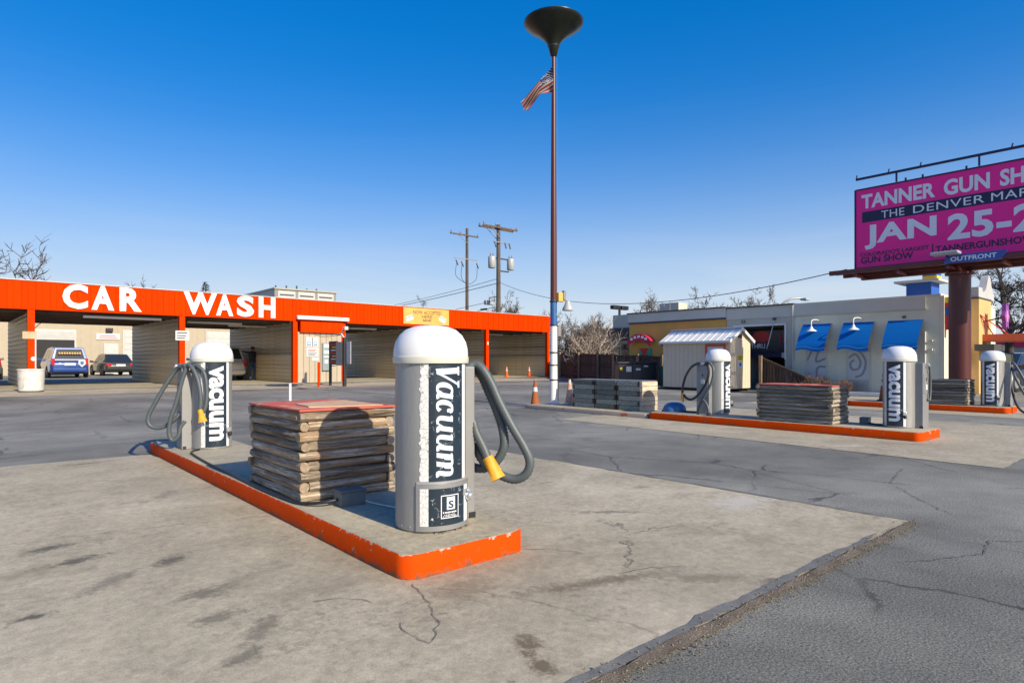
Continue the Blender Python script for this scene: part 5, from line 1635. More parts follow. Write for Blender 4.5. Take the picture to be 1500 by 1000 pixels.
MB().bar((-.9, .05, 10.4), (1.3, .05, 10.4), .08, .1).build('mount_bracket', BLACK, t, None)
MB().bar((0, .05, 9.3), (1.25, .05, 9.3), .08, .1).build('mount_bracket', BLACK, t, None)
for x in (-.7, .5, 1.0):
    MB().tube([(x, -.3, 11.8), (x + .12, -.35, 11.3)], .06, 7).build('fuse_cutout', INSUL, t, 40)
MB().box(-.8, 1.2, -.3, -.22, 11.75, 11.83).build('cutout_bracket', STEEL_DULL, t, None)
def wire(label, a, b, sag, r=.02):
    a = Vector(a); b = Vector(b); pts = []
    for i in range(25):
        u = i / 24; p = a.lerp(b, u); p.z -= sag * 4 * u * (1 - u); pts.append(p)
    o = MB().tube(pts, r, 5).build('overhead_wire', WIREM, None, 60)
    setp(o, label, 'wire', 'overhead wires')
    return o
wire('overhead wire from the transformer pole sagging right to the billboard catwalk', (35.85, 43.04, 8.3), (24.3, 9.2, 4.6), 1.6, .018)
wire('thin overhead wire leaving the transformer pole to the left, upper one', (35.85, 43.04, 8.6), (38, 110, 8.6), 1.3, .022)
wire('overhead wire leaving the transformer pole to the left, middle one', (35.85, 43.04, 8.2), (33, 110, 7.4), 1.2, .03)
w_ = wire('low cable leaving the transformer pole to the left above the fascia', (35.85, 43.04, 6.7), (39, 110, 6.2), 1.0, .022)
wire('lowest cable leaving the transformer pole, with black joint boxes', (35.85, 43.04, 6.1), (39, 110, 5.6), 1.0, .03)
t = thing('cable_enclosure', 'grey street lamp head hung on the low cables beside the transformer pole', 'lamp head', (36.0, 44.6, 6.0))
MB().box(-.45, .45, -.2, .2, .35, .75).build('housing', TRANSF, t, None, bevel=.06)
MB().tube([(0, 0, .7), (0, -.2, 1.0), (-.1, -1.4, 1.0)], .04, 6).build('arm', STEEL_DULL, t, 40)
o = MB().box(-.45, .45, -.1, .1, 0, .16).build('cable_joint', BLACK, None, None, bevel=.04, loc=(36.2, 45.6, 5.93), rot=(0, 0, 1.5))
setp(o, 'black joint box hanging on the lowest cable', 'joint box')

# street lamps beyond the restaurant
t = thing('street_lamp', 'double headed black lot lamp left of the ochre restaurant', 'street lamp', (50.3, 41.0, 0))
MB().tube([(0, 0, 0), (0, 0, 6.6)], .13, 8).build('pole_shaft', BLACK, t, 40)
for sg in (-1, 1):
    MB().box(min(.12 * sg, 1.2 * sg), max(.12 * sg, 1.2 * sg), -.25, .25, 6.45, 6.85).build('lamp_head', BLACK, t, None, bevel=.05)
t = thing('street_lamp', 'curved grey street lamp above the restaurant roof', 'street lamp', (58.7, 28.4, 0))
MB().tube(spline([(0, 0, 0), (0, 0, 5.6), (.15, -.2, 6.6), (.8, -.8, 7.15), (1.7, -1.5, 7.2)], .4), .09, 7).build('pole_shaft', STEEL_DULL, t, 50)
MB().box(1.4, 2.3, -2.0, -1.4, 7.0, 7.22).build('lamp_head', TRANSF, t, None, bevel=.05)

# ------------------------------------------------------------------ fences
def fence(label, a, b, ztop0, ztop1, gap=.145, rails=(.45, 1.45), posts_at=(), z0=.04, slope=False):
    a = Vector((*a, 0)); b = Vector((*b, 0)); d = (b - a); L = d.length; rz = math.atan2(d.y, d.x)
    t = thing('wooden_fence', label, 'fence', a, rz, 'brown wooden fences')
    n = int(L / gap)
    pk = MB().box(-gap * .44, gap * .44, -.012, .012, 0, 1).mesh('picket', WOOD_FENCE, None)
    rs = random.Random(int(a.y * 10))
    for i in range(n):
        f = (i + .5) / n
        zt = ztop0 + (ztop1 - ztop0) * f + rs.uniform(-.03, .02)
        inst(pk, 'picket', t, (L * f, rs.uniform(-.006, .006), z0), (0, rs.uniform(-.008, .008), 0), (1, 1, zt - z0))
    for q in rails:
        zA, zB = (ztop0 * q, ztop1 * q) if slope else (q * ztop0 / 1.8, q * ztop1 / 1.8)
        MB().bar((0, .045, zA), (L, .045, zB), .05, .09).build('rail', WOOD_FENCE, t, None)
        MB().bar((0, -.045, zA), (L, -.045, zB), .05, .09).build('rail', WOOD_FENCE, t, None)
    for f in posts_at:
        MB().box(L * f - .06, L * f + .06, -.16, -.072, .0, ztop0 + (ztop1 - ztop0) * f + .08).build('fence_post', WOOD_POST, t, None)
    return t
fence('long dark brown picket fence running from the flagpole toward the dumpster', (33.2, 33.4), (25.85, 21.3), 1.82, 1.58, .15, (.4, 1.1, 1.72), (.18, .52, .8, .99))
fence('short dark brown fence before the ochre restaurant wall, behind the dumpster', (25.83, 21.25), (25.62, 16.9), 1.56, 1.42, .15, (.4, 1.1, 1.72), (.35, .7))
fence('brown fence sloping down to the right beside the shed', (24.95, 12.85), (24.95, 10.75), 1.42, .50, .13, (.12, .97), (.03,), .02, True)
o = MB().tube([(31.4, 30.6, 1.6), (30.7, 28.9, .05)], .045, 7).build('leaning_pole', WHITE_PAINT, None, 40)
setp(o, 'white pole leaning against the dark fence', 'pole')
# dumpster and green bin
t = thing('dumpster', 'dark navy steel dumpster with stickers before the brown fence', 'dumpster', (22.75, 18.6, 0), R(-39))
W_, D_, dz = 1.76, .92, 1.2
MB().box(0, W_, 0, D_, .14, dz - .1).build('bin_body', DUMP, t, None, bevel=.02)
MB().box(-.04, W_ / 2 - .01, -.05, D_ + .04, dz - .098, dz).build('lid', PLASTIC_D, t, None, bevel=.02)
MB().box(W_ / 2 + .01, W_ + .04, -.05, D_ + .04, dz - .098, dz).build('lid', PLASTIC_D, t, None, bevel=.02)
for x, z, w, h, m_ in ((.48, .74, .24, .24, PAPER), (.92, .80, .22, .1, PAPER), (1.28, .96, .2, .07, PAPER), (.13, .80, .1, .13, YELLOW_P)):
    MB().box(x - w / 2, x + w / 2, -.012, -.003, z, z + h).build('sticker', m_, t, None)
for x in (.15, W_ - .15):
    MB().lathe([(0, -.04), (.07, -.04), (.07, .04), (0, .04)], 10, (x, .2, .07)).build('caster', BLACK, t, 40)
for x in (.03, .68, 1.12, W_ - .03):
    MB().box(x - .025, x + .025, -.04, -.001, .16, 1.08).build('side_rib', DUMP, t, None)
t = thing('wheelie_bin', 'green plastic bin half hidden behind the shed', 'bin', (24.05, 16.75, 0), R(-35))
MB().prism([(-.3, -.3, .05), (.3, -.3, .05), (.33, -.34, .95), (-.33, -.34, .95)], (0, .6, 0)).build('bin_body', GREEN_BIN, t, None, bevel=.02)
MB().box(-.36, .36, -.38, .36, .952, 1.0).build('lid', GREEN_BIN, t, None, bevel=.01)

# ------------------------------------------------------------------ the shed
t = thing('garden_shed', 'beige storage shed with white ribbed roof and red framed door', 'shed', (23.75, 14.7, 0))
sx0, sx1, sy0, sy1, sz0, sz1 = 22.95, 24.62, 13.12, 16.28, .12, 2.10
MB().box(sx0 + .03, sx1 - .03, sy0 + .03, sy1 - .03, sz0, sz1).build('wall_core', SHED_WALL, t, None, True)
def groove(n, w):
    mb = MB(); k = w / n; pr = []
    for i in range(n):
        pr += [(i * k + .006, 0), ((i + 1) * k - .012, 0), ((i + 1) * k - .008, .01), ((i + 1) * k + .002, .01)]
    vs = [(x, y, z) for z in (0, sz1 - sz0) for x, y in pr]
    m_ = len(pr)
    return mb.add(vs, [(i, i + 1, m_ + i + 1, m_ + i) for i in range(m_ - 1)]).mesh('wall_panel', SHED_WALL, None)
g3 = groove(5, (sy1 - sy0) / 3); g2 = groove(4, (sx1 - sx0) / 2)
ctr = Vector((23.75, 14.7, 0))
for i in range(3):
    inst(g3, 'wall_panel', t, Vector((sx0, sy1 - i * (sy1 - sy0) / 3, sz0)) - ctr, (0, 0, -PI / 2))
for i in range(2):
    inst(g2, 'wall_panel', t, Vector((sx0 + i * (sx1 - sx0) / 2, sy0, sz0)) - ctr)
xm = (sx0 + sx1) / 2; zr = 2.55
for yy, d in ((sy0 + .01, .04), (sy1 - .05, .04)):
    MB().prism([(sx0, yy, sz1), (sx1, yy, sz1), (xm, yy, zr)], (0, d, 0)).build('gable', SHED_WALL, t, None, True)
for x in (sx0 + .05, xm - .05, sx1 - .15):
    MB().box(x, x + .1, sy0 + .05, sy1 - .05, .0, .118).build('skid', DARKROOM, t, None, True)
nr = 11; Lr = sy1 - sy0 + .24
for sg in (-1, 1):
    xe = (sx0 - .14) if sg < 0 else (sx1 + .14); ze = zr - (zr - sz1) * (abs(xe - xm) / (xm - sx0)) + .03
    for i in range(nr):
        ya = sy0 - .12 + Lr * i / nr; w = Lr / nr
        pr = [(0, 0), (.02, .02), (.06, .02), (.08, 0), (w * .55, .0), (w - .002, 0)]
        vs = [(xm, ya + a, zr + .03 + b) for a, b in pr] + [(xe, ya + a, ze + b) for a, b in pr]
        fs = [(k, k + 1, 6 + k + 1, 6 + k) for k in range(5)]
        MB().add(vs, fs if sg > 0 else [f[::-1] for f in fs]).build('roof_panel', SHED_ROOF, t, None, True)
    MB().bar((xm, sy0 - .115, zr + .0), (xe, sy0 - .115, ze - .03), .04, .11).build('barge_board', SHED_ROOF, t, None, True)
    MB().bar((xe, sy0 - .12, ze - .03), (xe, sy1 + .12, ze - .03), .03, .09).build('eave_trim', SHED_ROOF, t, None, True)
MB().bar((xm, sy0 - .12, zr + .06), (xm, sy1 + .12, zr + .06), .16, .03).build('ridge_cap', SHED_ROOF, t, None, True)
fr = MB()
dy0, dy1, dzt = 13.28, 14.16, 1.92
fr.box(sx0 - .05, sx0 - .002, dy0 - .02, dy0 + .07, .12, dzt).box(sx0 - .05, sx0 - .002, dy1 - .07, dy1 + .02, .12, dzt).box(sx0 - .05, sx0 - .002, dy0 + .072, dy1 - .072, dzt - .09, dzt)
fr.build('door_frame', DOOR_FRAME, t, None, True)
dr = MB().box(sx0 - .035, sx0 - .003, dy0 + .075, dy1 - .075, .14, dzt - .095).build('door', SHED_DOOR, t, None, True)
MB().tube([(sx0 - .04, dy0 + .16, 1.0), (sx0 - .09, dy0 + .16, 1.0)], .025, 8).build('handle', STEEL_BRIGHT, dr, 40, True)
MB().box(xm - .14, xm + .12, sy0 - .025, sy0 + .012, 2.18, 2.32).build('gable_vent', TRIM_DARK, t, None, True)
sg = MB().box(xm - .22, xm + .18, sy0 - .02, sy0 - .003, .98, 1.50).build('warning_sign', PAPER, t, None, True)
MB().box(xm - .22, xm + .18, sy0 - .025, sy0 - .021, 1.25, 1.50).build('sign_top', YELLOW_P, sg, None, True)
for z in (1.40, 1.32):
    MB().box(xm - .18, xm + .14, sy0 - .028, sy0 - .0255, z, z + .035).build('print_line', INK, sg, None, True)
MB().box(xm - .1, xm + .06, sy0 - .024, sy0 - .0205, 1.03, 1.17).build('print_line', BLUE_INK, sg, None, True)

# ------------------------------------------------------------------ the restaurant (front along x = 26)
t = thing('restaurant', 'low stucco restaurant with ochre, grey and green walls and blue awnings', 'restaurant', (28, 13, 0))
RS = t
def rb(mb, name, mat, parent=None, bevel=0.0, smooth=None): return mb.build(name, mat, parent or RS, smooth, True, bevel)
FX = 26.0
# ochre wing
w = rb(MB().box(FX + .05, FX + 8, 15.05, 20.58, 0, 3.22), 'ochre_wall', OCHRE)
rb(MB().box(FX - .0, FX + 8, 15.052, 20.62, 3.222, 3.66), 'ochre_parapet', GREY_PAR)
rb(MB().box(FX - .05, FX + 8.05, 15.06, 20.68, 3.662, 3.72), 'parapet_cap', TRIM_DARK)
rb(MB().box(FX - .02, FX + .045, 15.06, 20.6, 3.14, 3.218), 'cornice', TRIM_DARK)
for y0, y1 in ((18.95, 20.42), (16.8, 18.3)):
    # arched crimson awnings with white lettering
    mb = MB(); n = 12; ym = (y0 + y1) / 2; hw = (y1 - y0) / 2
    for i in range(n):
        a0, a1 = R(35 + 110 * i / n), R(35 + 110 * (i + 1) / n); k = 1 / math.cos(R(35))
        pa = (ym + hw * k * math.cos(a0), 1.75 + .85 * math.sin(a0)); pb = (ym + hw * k * math.cos(a1), 1.75 + .85 * math.sin(a1))
        mb.add([(FX - .35, pa[0], pa[1]), (FX - .35, pb[0], pb[1]), (FX - .35, pb[0], pb[1] - .34), (FX - .35, pa[0], pa[1] - .34), (FX + .05, pa[0], pa[1]), (FX + .05, pb[0], pb[1])], [(0, 1, 2, 3), (1, 0, 4, 5)])
    a_ = rb(mb, 'arched_awning', MAGENTA_RED)
    for i in range(5):
        a0 = R(60 + 15 * i); yy = ym + hw * 1.2 * math.cos(a0); zz = 1.62 + .85 * math.sin(a0)
        rb(MB().box(FX - .36, FX - .352, yy - .07, yy + .07, zz - .07, zz + .06), 'awning_letter', WHITE, a_)
dr = rb(MB().box(FX - .0, FX + .045, 19.15, 19.9, 0, 1.88), 'side_door', TEAL_DOOR)
rb(MB().prism([(FX - .006, 19.9, 1.88), (FX - .006, 19.3, 1.88), (FX - .006, 19.6, 1.45)], (.005, 0, 0)), 'door_panel', RED_SIGN, dr)
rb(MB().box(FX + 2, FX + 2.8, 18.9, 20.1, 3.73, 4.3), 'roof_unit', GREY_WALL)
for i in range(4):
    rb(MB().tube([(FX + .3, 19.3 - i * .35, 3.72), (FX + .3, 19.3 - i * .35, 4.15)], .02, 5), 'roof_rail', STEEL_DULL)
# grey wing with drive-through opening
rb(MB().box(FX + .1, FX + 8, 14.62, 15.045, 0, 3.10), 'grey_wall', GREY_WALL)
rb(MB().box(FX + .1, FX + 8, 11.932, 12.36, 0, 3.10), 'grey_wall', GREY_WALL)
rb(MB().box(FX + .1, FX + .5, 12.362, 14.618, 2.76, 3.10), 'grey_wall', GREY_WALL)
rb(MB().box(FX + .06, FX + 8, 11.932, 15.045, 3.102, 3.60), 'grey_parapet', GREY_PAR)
rb(MB().box(FX + .0, FX + 8, 11.932, 15.045, 3.602, 3.66), 'parapet_cap', TRIM_DARK)
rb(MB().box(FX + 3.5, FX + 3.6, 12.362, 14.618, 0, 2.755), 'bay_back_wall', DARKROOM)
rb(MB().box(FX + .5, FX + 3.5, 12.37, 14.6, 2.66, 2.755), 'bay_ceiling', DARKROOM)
fr = rb(MB().box(FX + .04, FX + .098, 12.28, 14.70, 2.765, 2.84), 'opening_trim', WHITE_PAINT)
rb(MB().box(FX + .04, FX + .098, 12.28, 12.352, 1.3, 2.762), 'opening_trim', WHITE_PAINT)
sb = rb(MB().box(FX + 1.0, FX + 1.08, 12.37, 14.6, 1.62, 2.62), 'bay_sign', DARK_BOARD)
mb = MB(); pts = [(FX + .985, 13.86 + .42 * math.cos(2 * PI * k / 28), 2.33 + .25 * math.sin(2 * PI * k / 28)) for k in range(28)]
rb(mb.prism(pts, (.012, 0, 0)), 'sign_oval', RED_SIGN, sb)
put_text('THRU', (FX + .985, 14.36, 1.80), (0, -1, 0), (0, 0, 1), .68, .22, WHITE, sb, .02, 0, 1)
for k in range(5):
    ya = 12.95 - k * .11
    rb(MB().bar((FX + .98, ya, 2.02), (FX + .98, ya - (.06 if k % 2 else -.04), 2.46), .014, .045, 0, (0, 1, 0)), 'sign_stroke', MAGENTA_RED, sb)
bd = rb(MB().box(FX + .7, FX + .76, 12.37, 14.6, 1.40, 1.60), 'bay_board', BILL_NAVY)
rb(MB().box(FX + .685, FX + .698, 12.5, 12.78, 1.38, 1.60), 'notice', PAPER, bd)
rb(MB().tube([(FX + .03, 12.78, 3.02), (FX - .1, 12.9, 2.3), (FX - .12, 13.05, 1.75)], .014, 6), 'awning_stay', STEEL_BRIGHT, None, 0, 40)
rb(MB().lathe([(0, -.06), (.07, -.05), (.07, .05), (0, .06)], 10, (FX + .0, 12.78, 3.04)), 'stay_mount', TRIM_DARK, None, 0, 40)
rb(MB().lathe([(0, -.06), (.07, -.05), (.07, .05), (0, .06)], 10, (FX + .0, 14.2, 2.98)), 'stay_mount', TRIM_DARK, None, 0, 40)
# green wing
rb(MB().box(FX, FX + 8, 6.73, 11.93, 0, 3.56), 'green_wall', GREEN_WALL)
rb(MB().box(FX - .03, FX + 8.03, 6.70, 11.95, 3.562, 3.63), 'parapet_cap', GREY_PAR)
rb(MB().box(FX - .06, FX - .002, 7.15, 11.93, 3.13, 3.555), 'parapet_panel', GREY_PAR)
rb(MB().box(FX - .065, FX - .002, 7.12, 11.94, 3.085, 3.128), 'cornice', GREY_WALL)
rb(MB().box(FX - .012, FX + 3.0, 6.60, 6.728, 0, 3.56), 'end_wall', CREAM_WHITE)
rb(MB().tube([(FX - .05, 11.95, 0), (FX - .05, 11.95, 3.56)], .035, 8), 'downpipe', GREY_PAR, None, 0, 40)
rb(MB().tube([(FX - .06, 7.17, 0.0), (FX - .06, 7.17, 2.3)], .03, 8), 'downpipe', WHITE_PAINT, None, 0, 40)
for y, z, r_ in ((7.0, 1.62, .06), (6.98, 1.95, .045)):
    rb(MB().box(FX - .12, FX - .002, y - r_, y + r_, z, z + r_), 'wall_fixture', WHITE_PAINT)
def swirl_pts(kind, y0, y1, z0, z1):
    m_ = []
    Y = lambda u: y0 + (y1 - y0) * u
    Zf = lambda v: z0 + (z1 - z0) * v
    if kind == 0:
        L_ = [[(1.0, .70), (.5, .62), (.62, .86), (.95, .98)], [(.0, .64), (.12, .75), (.35, .98)], [(1, .5), (.55, .46), (.5, .0)]]
    else:
        L_ = [[(0.1, .9), (.55, .8), (.85, .5), (.7, .15), (.35, .05)], [(.0, .6), (.35, .72), (.6, .5), (.5, .3), (.2, .28), (.1, .45), (.3, .55)], [(.35, 1), (.7, .82), (1.0, .85)]]
    for l in L_:
        m_.append([(Y(a), Zf(b)) for a, b in l])
    return m_
for k, (y0, y1) in enumerate(((11.37, 10.63), (9.78, 9.04), (8.18, 7.45))):
    zb = .08
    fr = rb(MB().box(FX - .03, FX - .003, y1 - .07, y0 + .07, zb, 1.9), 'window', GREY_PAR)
    zl = .55 if k == 1 else zb + .05
    pn = rb(MB().box(FX - .038, FX - .031, y1, y0, zl, 1.88), 'pane', WINPRINT, fr)
    if k == 1:
        rb(MB().box(FX - .038, FX - .031, y1, y0, zb + .03, zl - .03), 'lower_panel', PANEL_BLUE, fr)
    for q, l in enumerate(swirl_pts(min(k, 1), y0, y1, zl, 1.88)):
        pts = [(p.x, p.y) for p in spline([(a, b, 0) for a, b in l], .05)]
        vs, fs = ribbon(pts, .085)
        vs = [(FX - .040 - .0008 * q, min(max(a, y1), y0), min(max(b, zl), 1.88)) for a, b, _ in vs]
        rb(MB().add(vs, fs), 'window_print', SWIRL, fr)
# awnings: sloped cloth with a wavy valance
for (y0, y1) in ((11.54, 10.42), (9.95, 8.85), (8.38, 7.24)):
    mb = MB(); n = 16; rows = []
    prof = [(FX - .02, 2.74), (FX - .22, 2.52), (FX - .45, 2.22), (FX - .62, 1.94), (FX - .70, 1.80)]
    for r_, (x, z) in enumerate(prof):
        rows.append([(x, y0 + (y1 - y0) * i / n, z) for i in range(n + 1)])
    wave = lambda i: 1.66 + .05 * math.sin(i / n * 2 * PI)
    rows.append([(FX - .71, y0 + (y1 - y0) * i / n, wave(i)) for i in range(n + 1)])
    vs = [p for r_ in rows for p in r_]; N = n + 1
    fs = [(r_ * N + i, r_ * N + i + 1, (r_ + 1) * N + i + 1, (r_ + 1) * N + i) for r_ in range(len(rows) - 1) for i in range(n)]
    mb.add(vs, fs)
    aw = rb(mb, 'awning', AWN, None, 0, 50)
    vs, fs = [], []
    for i in range(n + 1):
        z = wave(i) + .10
        vs += [(FX - .716, y0 + (y1 - y0) * i / n, z), (FX - .716, y0 + (y1 - y0) * i / n, z + .028)]
    rb(MB().add(vs, [(2 * i, 2 * i + 2, 2 * i + 3, 2 * i + 1) for i in range(n)]), 'awning_piping', AWN_LIGHT, aw)
for y in (11.0, 9.42):
    gl = rb(MB().tube(spline([(FX, y - .12, 2.84), (FX - .2, y - .10, 2.90), (FX - .42, y, 2.88), (FX - .5, y, 2.78), (FX - .5, y, 2.62)], .06), .02, 8), 'wall_lamp', WHITE_PAINT, None, 0, 50)
    rb(MB().lathe([(.03, .19), (.05, .15), (.07, .09), (.19, .015), (.205, -.01), (.18, -.0), (0, .04)], 20, (FX - .5, y, 2.44)), 'lamp_shade', WHITE_PAINT, gl, 0, 50)
rb(MB().lathe([(0, -.05), (.06, -.04), (.06, .04), (0, .05)], 10, (FX - .03, 7.85, 2.86)), 'lamp_mount', TRIM_DARK, None, 0, 40)
# roof cupola
cu = rb(MB().box(27.2, 28.2, 7.32, 8.15, 3.63, 4.22), 'cupola', BLUE_TOWER)
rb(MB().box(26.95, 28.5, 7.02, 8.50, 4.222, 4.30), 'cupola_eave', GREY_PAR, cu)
cu2 = rb(MB().box(27.35, 27.95, 7.20, 7.65, 4.302, 4.66), 'cupola_top', BLUE_TOWER)
rb(MB().box(27.335, 27.349, 7.22, 7.63, 4.305, 4.46), 'cupola_panel', YELLOW_P, cu2)
rb(MB().box(27.36, 27.94, 7.185, 7.199, 4.305, 4.46), 'cupola_panel', YELLOW_P, cu2)
rb(MB().box(27.25, 28.05, 7.05, 7.8, 4.662, 4.72), 'cupola_cap', BLUE_TOWER, cu2)
# cream corner tower with white scalloped crown
mb = MB()
prof = [(29.0, 6.2), (30.9, 6.2)]
arc = [(30.5 + 1.0 * math.sin(R(a)), 7.2 - 1.0 * math.cos(R(a))) for a in range(0, 91, 10)]
base = [(28.8, 6.2)] + arc + [(31.5, 12), (28.8, 12)]
rb(MB().prism([(x, y, 0) for x, y in base], (0, 0, 3.60)), 'corner_tower', CREAM_ST, None, 0, 30)
rb(MB().prism([(x + (0 if i else -.05), y - .02, 3.602) for i, (x, y) in enumerate(base)], (0, 0, .06)), 'tower_coping', TRIM_DARK, None, 0, 30)
def crown(x0, x1, y, zc):
    n = 24; pts = []
    for i in range(n + 1):
        u = i / n; z = 3.86 + .72 * math.exp(-((u - .68) / .16) ** 2) + .06
        pts.append((x0 + (x1 - x0) * u, y, z))
    pts = [(x0, y, 3.662), (x1, y, 3.662)] + pts[::-1]
    return MB().prism(pts, (0, .25, 0))
rb(crown(28.9, 31.3, 6.24, 0), 'crown_gable', ROOF_W)
rb(MB().box(28.85, 29.4, 6.22, 6.5, 3.664, 4.05), 'crown_block', ROOF_W)
# signs and canopies on the sunny end
sg = rb(MB().box(26.05, 26.25, 6.1, 6.59, 2.35, 3.3), 'blade_sign', RED_SIGN)
rb(MB().box(26.04, 26.26, 6.09, 6.59, 2.85, 3.12), 'sign_band', BLUE_TOWER, sg)
rb(MB().box(26.04, 26.26, 6.09, 6.59, 3.3, 3.5), 'sign_band', YELLOW_P, sg)
rb(MB().box(28.1, 29.35, 5.6, 6.19, 1.62, 1.86), 'lower_canopy', TRIM_DARK)
rb(MB().box(29.352, 29.75, 5.6, 6.19, 1.64, 1.84), 'canopy_end', ROOF_W)
rb(MB().box(29.3, 31.6, 4.6, 6.19, 2.0, 2.26), 'orange_canopy', ORANGE_CANOPY)
rb(MB().box(30.9, 31.9, 4.6, 4.75, 2.263, 2.46), 'canopy_letters', ROOF_W)
for y in (5.5, 6.0):
    rb(MB().tube([(28.9, 6.2, 3.0), (30.2, y, 2.2)], .02, 5), 'canopy_stay', INK_RED, None, 0, 40)
rb(MB().box(29.9, 30.15, 6.08, 6.19, 1.0, 1.35), 'wall_box', GREEN_BIN)
mb = MB()
pts = []
for k in range(12):
    a = 2 * PI * k / 12; r_ = (.55, .38)[k % 2]
    pts.append((29.9 + r_ * .75 * math.cos(a), 5.55, 2.95 + r_ * math.sin(a)))
sg = rb(mb.prism(pts, (0, .12, 0)), 'star_sign', PURPLE)
rb(MB().prism([(x * .5 + 29.9 * .5, y - .006, z * .5 + 2.95 * .5) for x, y, z in pts], (0, .005, 0)), 'star_panel', PINK, sg)
rb(MB().tube([(29.4, 6.2, 2.75), (29.8, 5.7, 2.9)], .03, 6), 'sign_arm', BLACK, sg, 0, 40)
struct('planter_kerb', MB().box(24.35, 24.55, 8.1, 10.9, 0, .11), WHITE_PAINT)
struct('planting_bed', MB().box(24.56, 25.98, 8.1, 12.4, 0, .05), DIRT)
struct('walkway', MB().box(21.6, 24.34, 6.9, 10.9, 0.0, .012), CONC_AP)

# far grey shop left of the restaurant
t = thing('shop_building', 'dark grey shop behind the fallen tree', 'shop', (50, 40, 0))
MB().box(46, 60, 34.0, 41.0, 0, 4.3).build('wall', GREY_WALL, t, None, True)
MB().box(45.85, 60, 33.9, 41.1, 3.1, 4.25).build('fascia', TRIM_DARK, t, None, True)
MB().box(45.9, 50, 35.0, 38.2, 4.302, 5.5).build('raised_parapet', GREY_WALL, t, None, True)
for i in range(4):
    MB().box(45.93, 45.998, 34.4 + i * 1.55, 35.7 + i * 1.55, .6, 2.8).build('window', GLASS, t, None, True)
MB().box(45.8, 45.998, 35.66, 35.74, 0, 3.09).build('downpipe', WHITE_PAINT, t, None, True)
# shopfront far right
t = thing('shopfront', 'blue grey shop with red eave behind the bare tree', 'shop', (52, 7, 0))
MB().box(50, 66, -8, 12.5, 0, 2.1).build('wall', PANEL_BLUE, t, None, True)
MB().box(49.6, 66, -8, 12.8, 2.102, 2.45).build('eave', MAGENTA_RED, t, None, True)
MB().prism([(49.6, 12.8, 2.452), (66, 12.8, 2.452), (58, 12.8, 2.7)], (0, -20.8, 0)).build('roof', ROOF_W, t, None, True)
for i in range(5):
    c_ = MB().box(49.7, 49.99, 2 + i * 2.0, 2.4 + i * 2.0, 0, 1.3).build('column', ORANGE_CANOPY, t, None, True)
for i in range(4):
    MB().box(49.9, 49.995, 2.5 + i * 2.0, 3.9 + i * 2.0, .1, 1.25).build('shop_window', GLASS, t, None, True)
mb = MB(); pts = [(49.3, 8.6 + .9 * math.cos(R(a)), .9 + .55 * math.sin(R(a))) for a in range(0, 181, 15)]
mb.prism(pts, (.6, 0, 0)).build('arched_awning', BLUE_TOWER, t, None, True)

# ------------------------------------------------------------------ the billboard
t = thing('billboard', 'large magenta billboard on a thick maroon column', 'billboard', (23.8, 5.66, 0))
BL = t
def bb(mb, name, mat, parent=None, bevel=0.0, smooth=None): return mb.build(name, mat, parent or BL, smooth, True, bevel)
BX, BY = 23.8, 8.704
LEN = 5.95
bb(MB().lathe([(.30, 0), (.30, 3.98), (.40, 4.0), (.40, 4.07), (.30, 4.10), (.26, 4.3), (0, 4.3)], 36, (23.95, 5.66, 0)), 'column', MAROON_POLE, None, 0, 40)
pn = bb(MB().box(BX, BX + .16, BY - LEN, BY, 4.54, 7.27), 'face_panel', BILL_PINK)
for a in ((BX - .02, BX + .18, BY, BY + .05, 4.5, 7.31), (BX - .02, BX + .18, BY - LEN - .05, BY - LEN, 4.5, 7.31), (BX - .02, BX + .18, BY - LEN, BY, 7.272, 7.32), (BX - .02, BX + .18, BY - LEN, BY, 4.49, 4.538)):
    bb(MB().box(*a), 'frame_trim', BILL_NAVY)
def bt(s, s0, s1, z0, z1, mat, off=.03, sp_=1.0, lift=.004):
    return put_text(s, (BX - .0, BY - s0, z0), (0, -1, 0), (0, 0, 1), s1 - s0, z1 - z0, mat, pn, off, 0, sp_, 0, 'lettering', True, lift)
bt('TANNER', .18, 2.41, 6.60, 7.09, BILL_WHITE, .035)
bt('GUN', 2.647, 3.856, 6.58, 7.09, BILL_WHITE, .035)
bt('SHOW', 4.106, 5.72, 6.58, 7.09, BILL_WHITE, .035)
bb(MB().box(BX - .004, BX - .001, BY - LEN + .2, BY - .20, 6.11, 6.485), 'navy_band', BILL_NAVY, pn)
bt('THE', .815, 1.52, 6.17, 6.42, BILL_WHITE, 0, 1.05, .007)
bt('DENVER', 1.78, 3.72, 6.17, 6.42, BILL_WHITE, 0, 1.05, .007)
bt('MART', 3.89, 5.1, 6.17, 6.42, BILL_WHITE, 0, 1.05, .007)
bt('JAN', .28, 2.449, 5.15, 6.0, BILL_WHITE, .035, 1.05)
bt('25-26', 2.75, 5.66, 5.12, 5.97, BILL_WHITE, .035, 1.05)
bt("COLORADO'S LARGEST", .135, 2.238, 4.92, 5.06, BILL_NAVY, .025)
bt('GUN SHOW', .158, 1.786, 4.67, 4.90, BILL_NAVY, .03)
bb(MB().box(BX - .004, BX - .001, BY - 2.36, BY - 2.32, 4.64, 5.08), 'divider_line', BILL_NAVY, pn)
bt('TANNERGUNSHOW.COM', 2.42, 5.6, 4.77, 4.99, BILL_NAVY, .03)
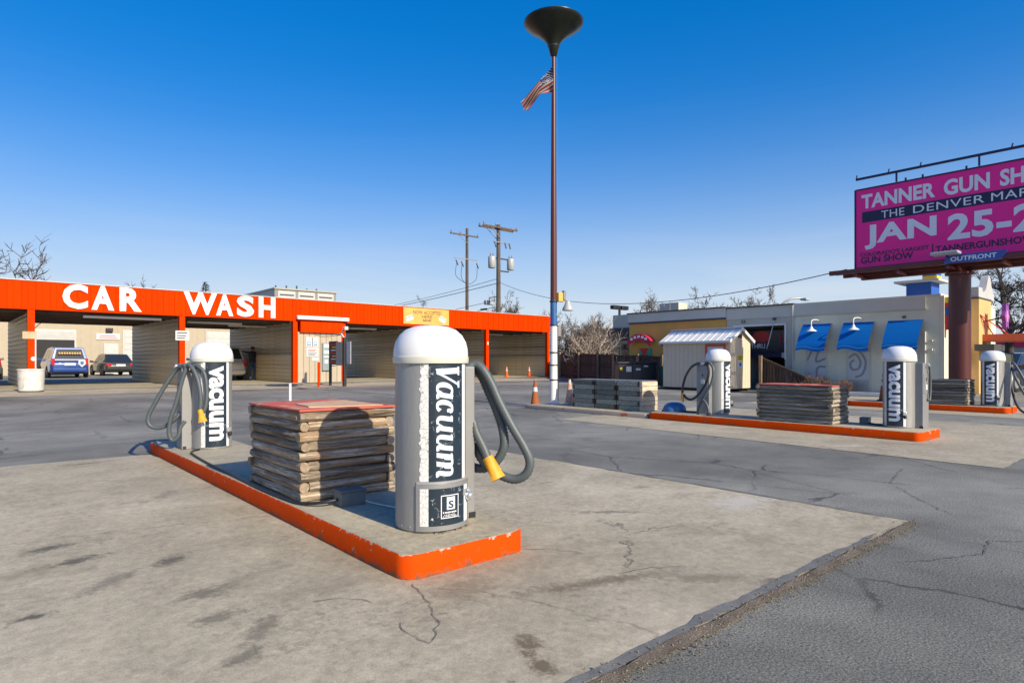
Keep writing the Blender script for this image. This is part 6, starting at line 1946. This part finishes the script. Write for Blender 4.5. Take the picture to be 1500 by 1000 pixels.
# top rail on short stands
rl = bb(MB().bar((BX - .06, BY - .02, 7.66), (BX - .06, BY - LEN, 7.66), .06, .075), 'top_rail', BILL_NAVY)
for s_ in (1.3, 3.6, 5.6):
    bb(MB().bar((BX - .06, BY - s_, 7.322), (BX - .06, BY - s_, 7.62), .05, .05), 'rail_stand', BILL_NAVY)
for s_ in (.03, 1.05, 2.0, 4.4):
    bb(MB().bar((BX - .06, BY - s_, 7.69), (BX - .10, BY - s_ - .04, 7.80), .03, .03), 'rail_fixture', BILL_NAVY, rl)
for s_ in (1.55, 2.05, 3.25):
    bb(MB().bar((BX + .03, BY - s_, 7.322), (BX + .03, BY - s_, 7.42), .05, .05), 'top_stub', BILL_NAVY)
# catwalk beams
bb(MB().box(BX - .75, BX - .62, BY - LEN - .4, BY + .62, 4.27, 4.42), 'catwalk_beam', RUST_RED)
bb(MB().box(BX - .1, BX + .06, BY - LEN - .4, BY + .4, 4.22, 4.45), 'catwalk_beam', RUST_RED)
for i in range(5):
    bb(MB().box(BX - .61 + i * .1, BX - .53 + i * .1, BY - LEN - .3, BY + .6, 4.32, 4.36), 'catwalk_plank', RUST_RED)
for y in (BY - .3, BY - 1.6, BY - 3.0, BY - 4.4, BY - 5.6):
    bb(MB().box(BX - .80, BX + .30, y, y + .1, 4.14, 4.215), 'outrigger', RUST_RED)
bb(MB().box(BX + .17, BX + .38, BY - LEN, BY - .1, 4.12, 4.40), 'main_girder', RUST_RED)
for s_ in (1.0, 3.2, 5.2):
    bb(MB().bar((BX + .25, BY - s_, 4.4), (BX + .25, BY - s_, 7.2), .12, .14), 'rear_upright', RUST_RED)
lm = bb(MB().bar((BX - .2, BY - 3.0, 4.40), (BX - 1.1, BY - 3.0, 4.52), .05, .05), 'lamp_arm', BLACK)
bb(MB().box(BX - 1.35, BX - .95, BY - 3.35, BY - 2.62, 4.50, 4.60), 'lamp_head', TRANSF, lm, .03)
pl = bb(MB().prism([(BX - .80, 5.86, 4.27), (BX - .80, 4.42, 4.27), (BX - .80, 4.25, 4.53), (BX - .80, 5.80, 4.53)], (.03, 0, 0)), 'placard', OUTBLUE)
put_text('OUTFRONT', (BX - .803, 5.68, 4.33), (0, -1, 0), (0, 0, 1), 1.16, .14, WHITE, pl, .02)
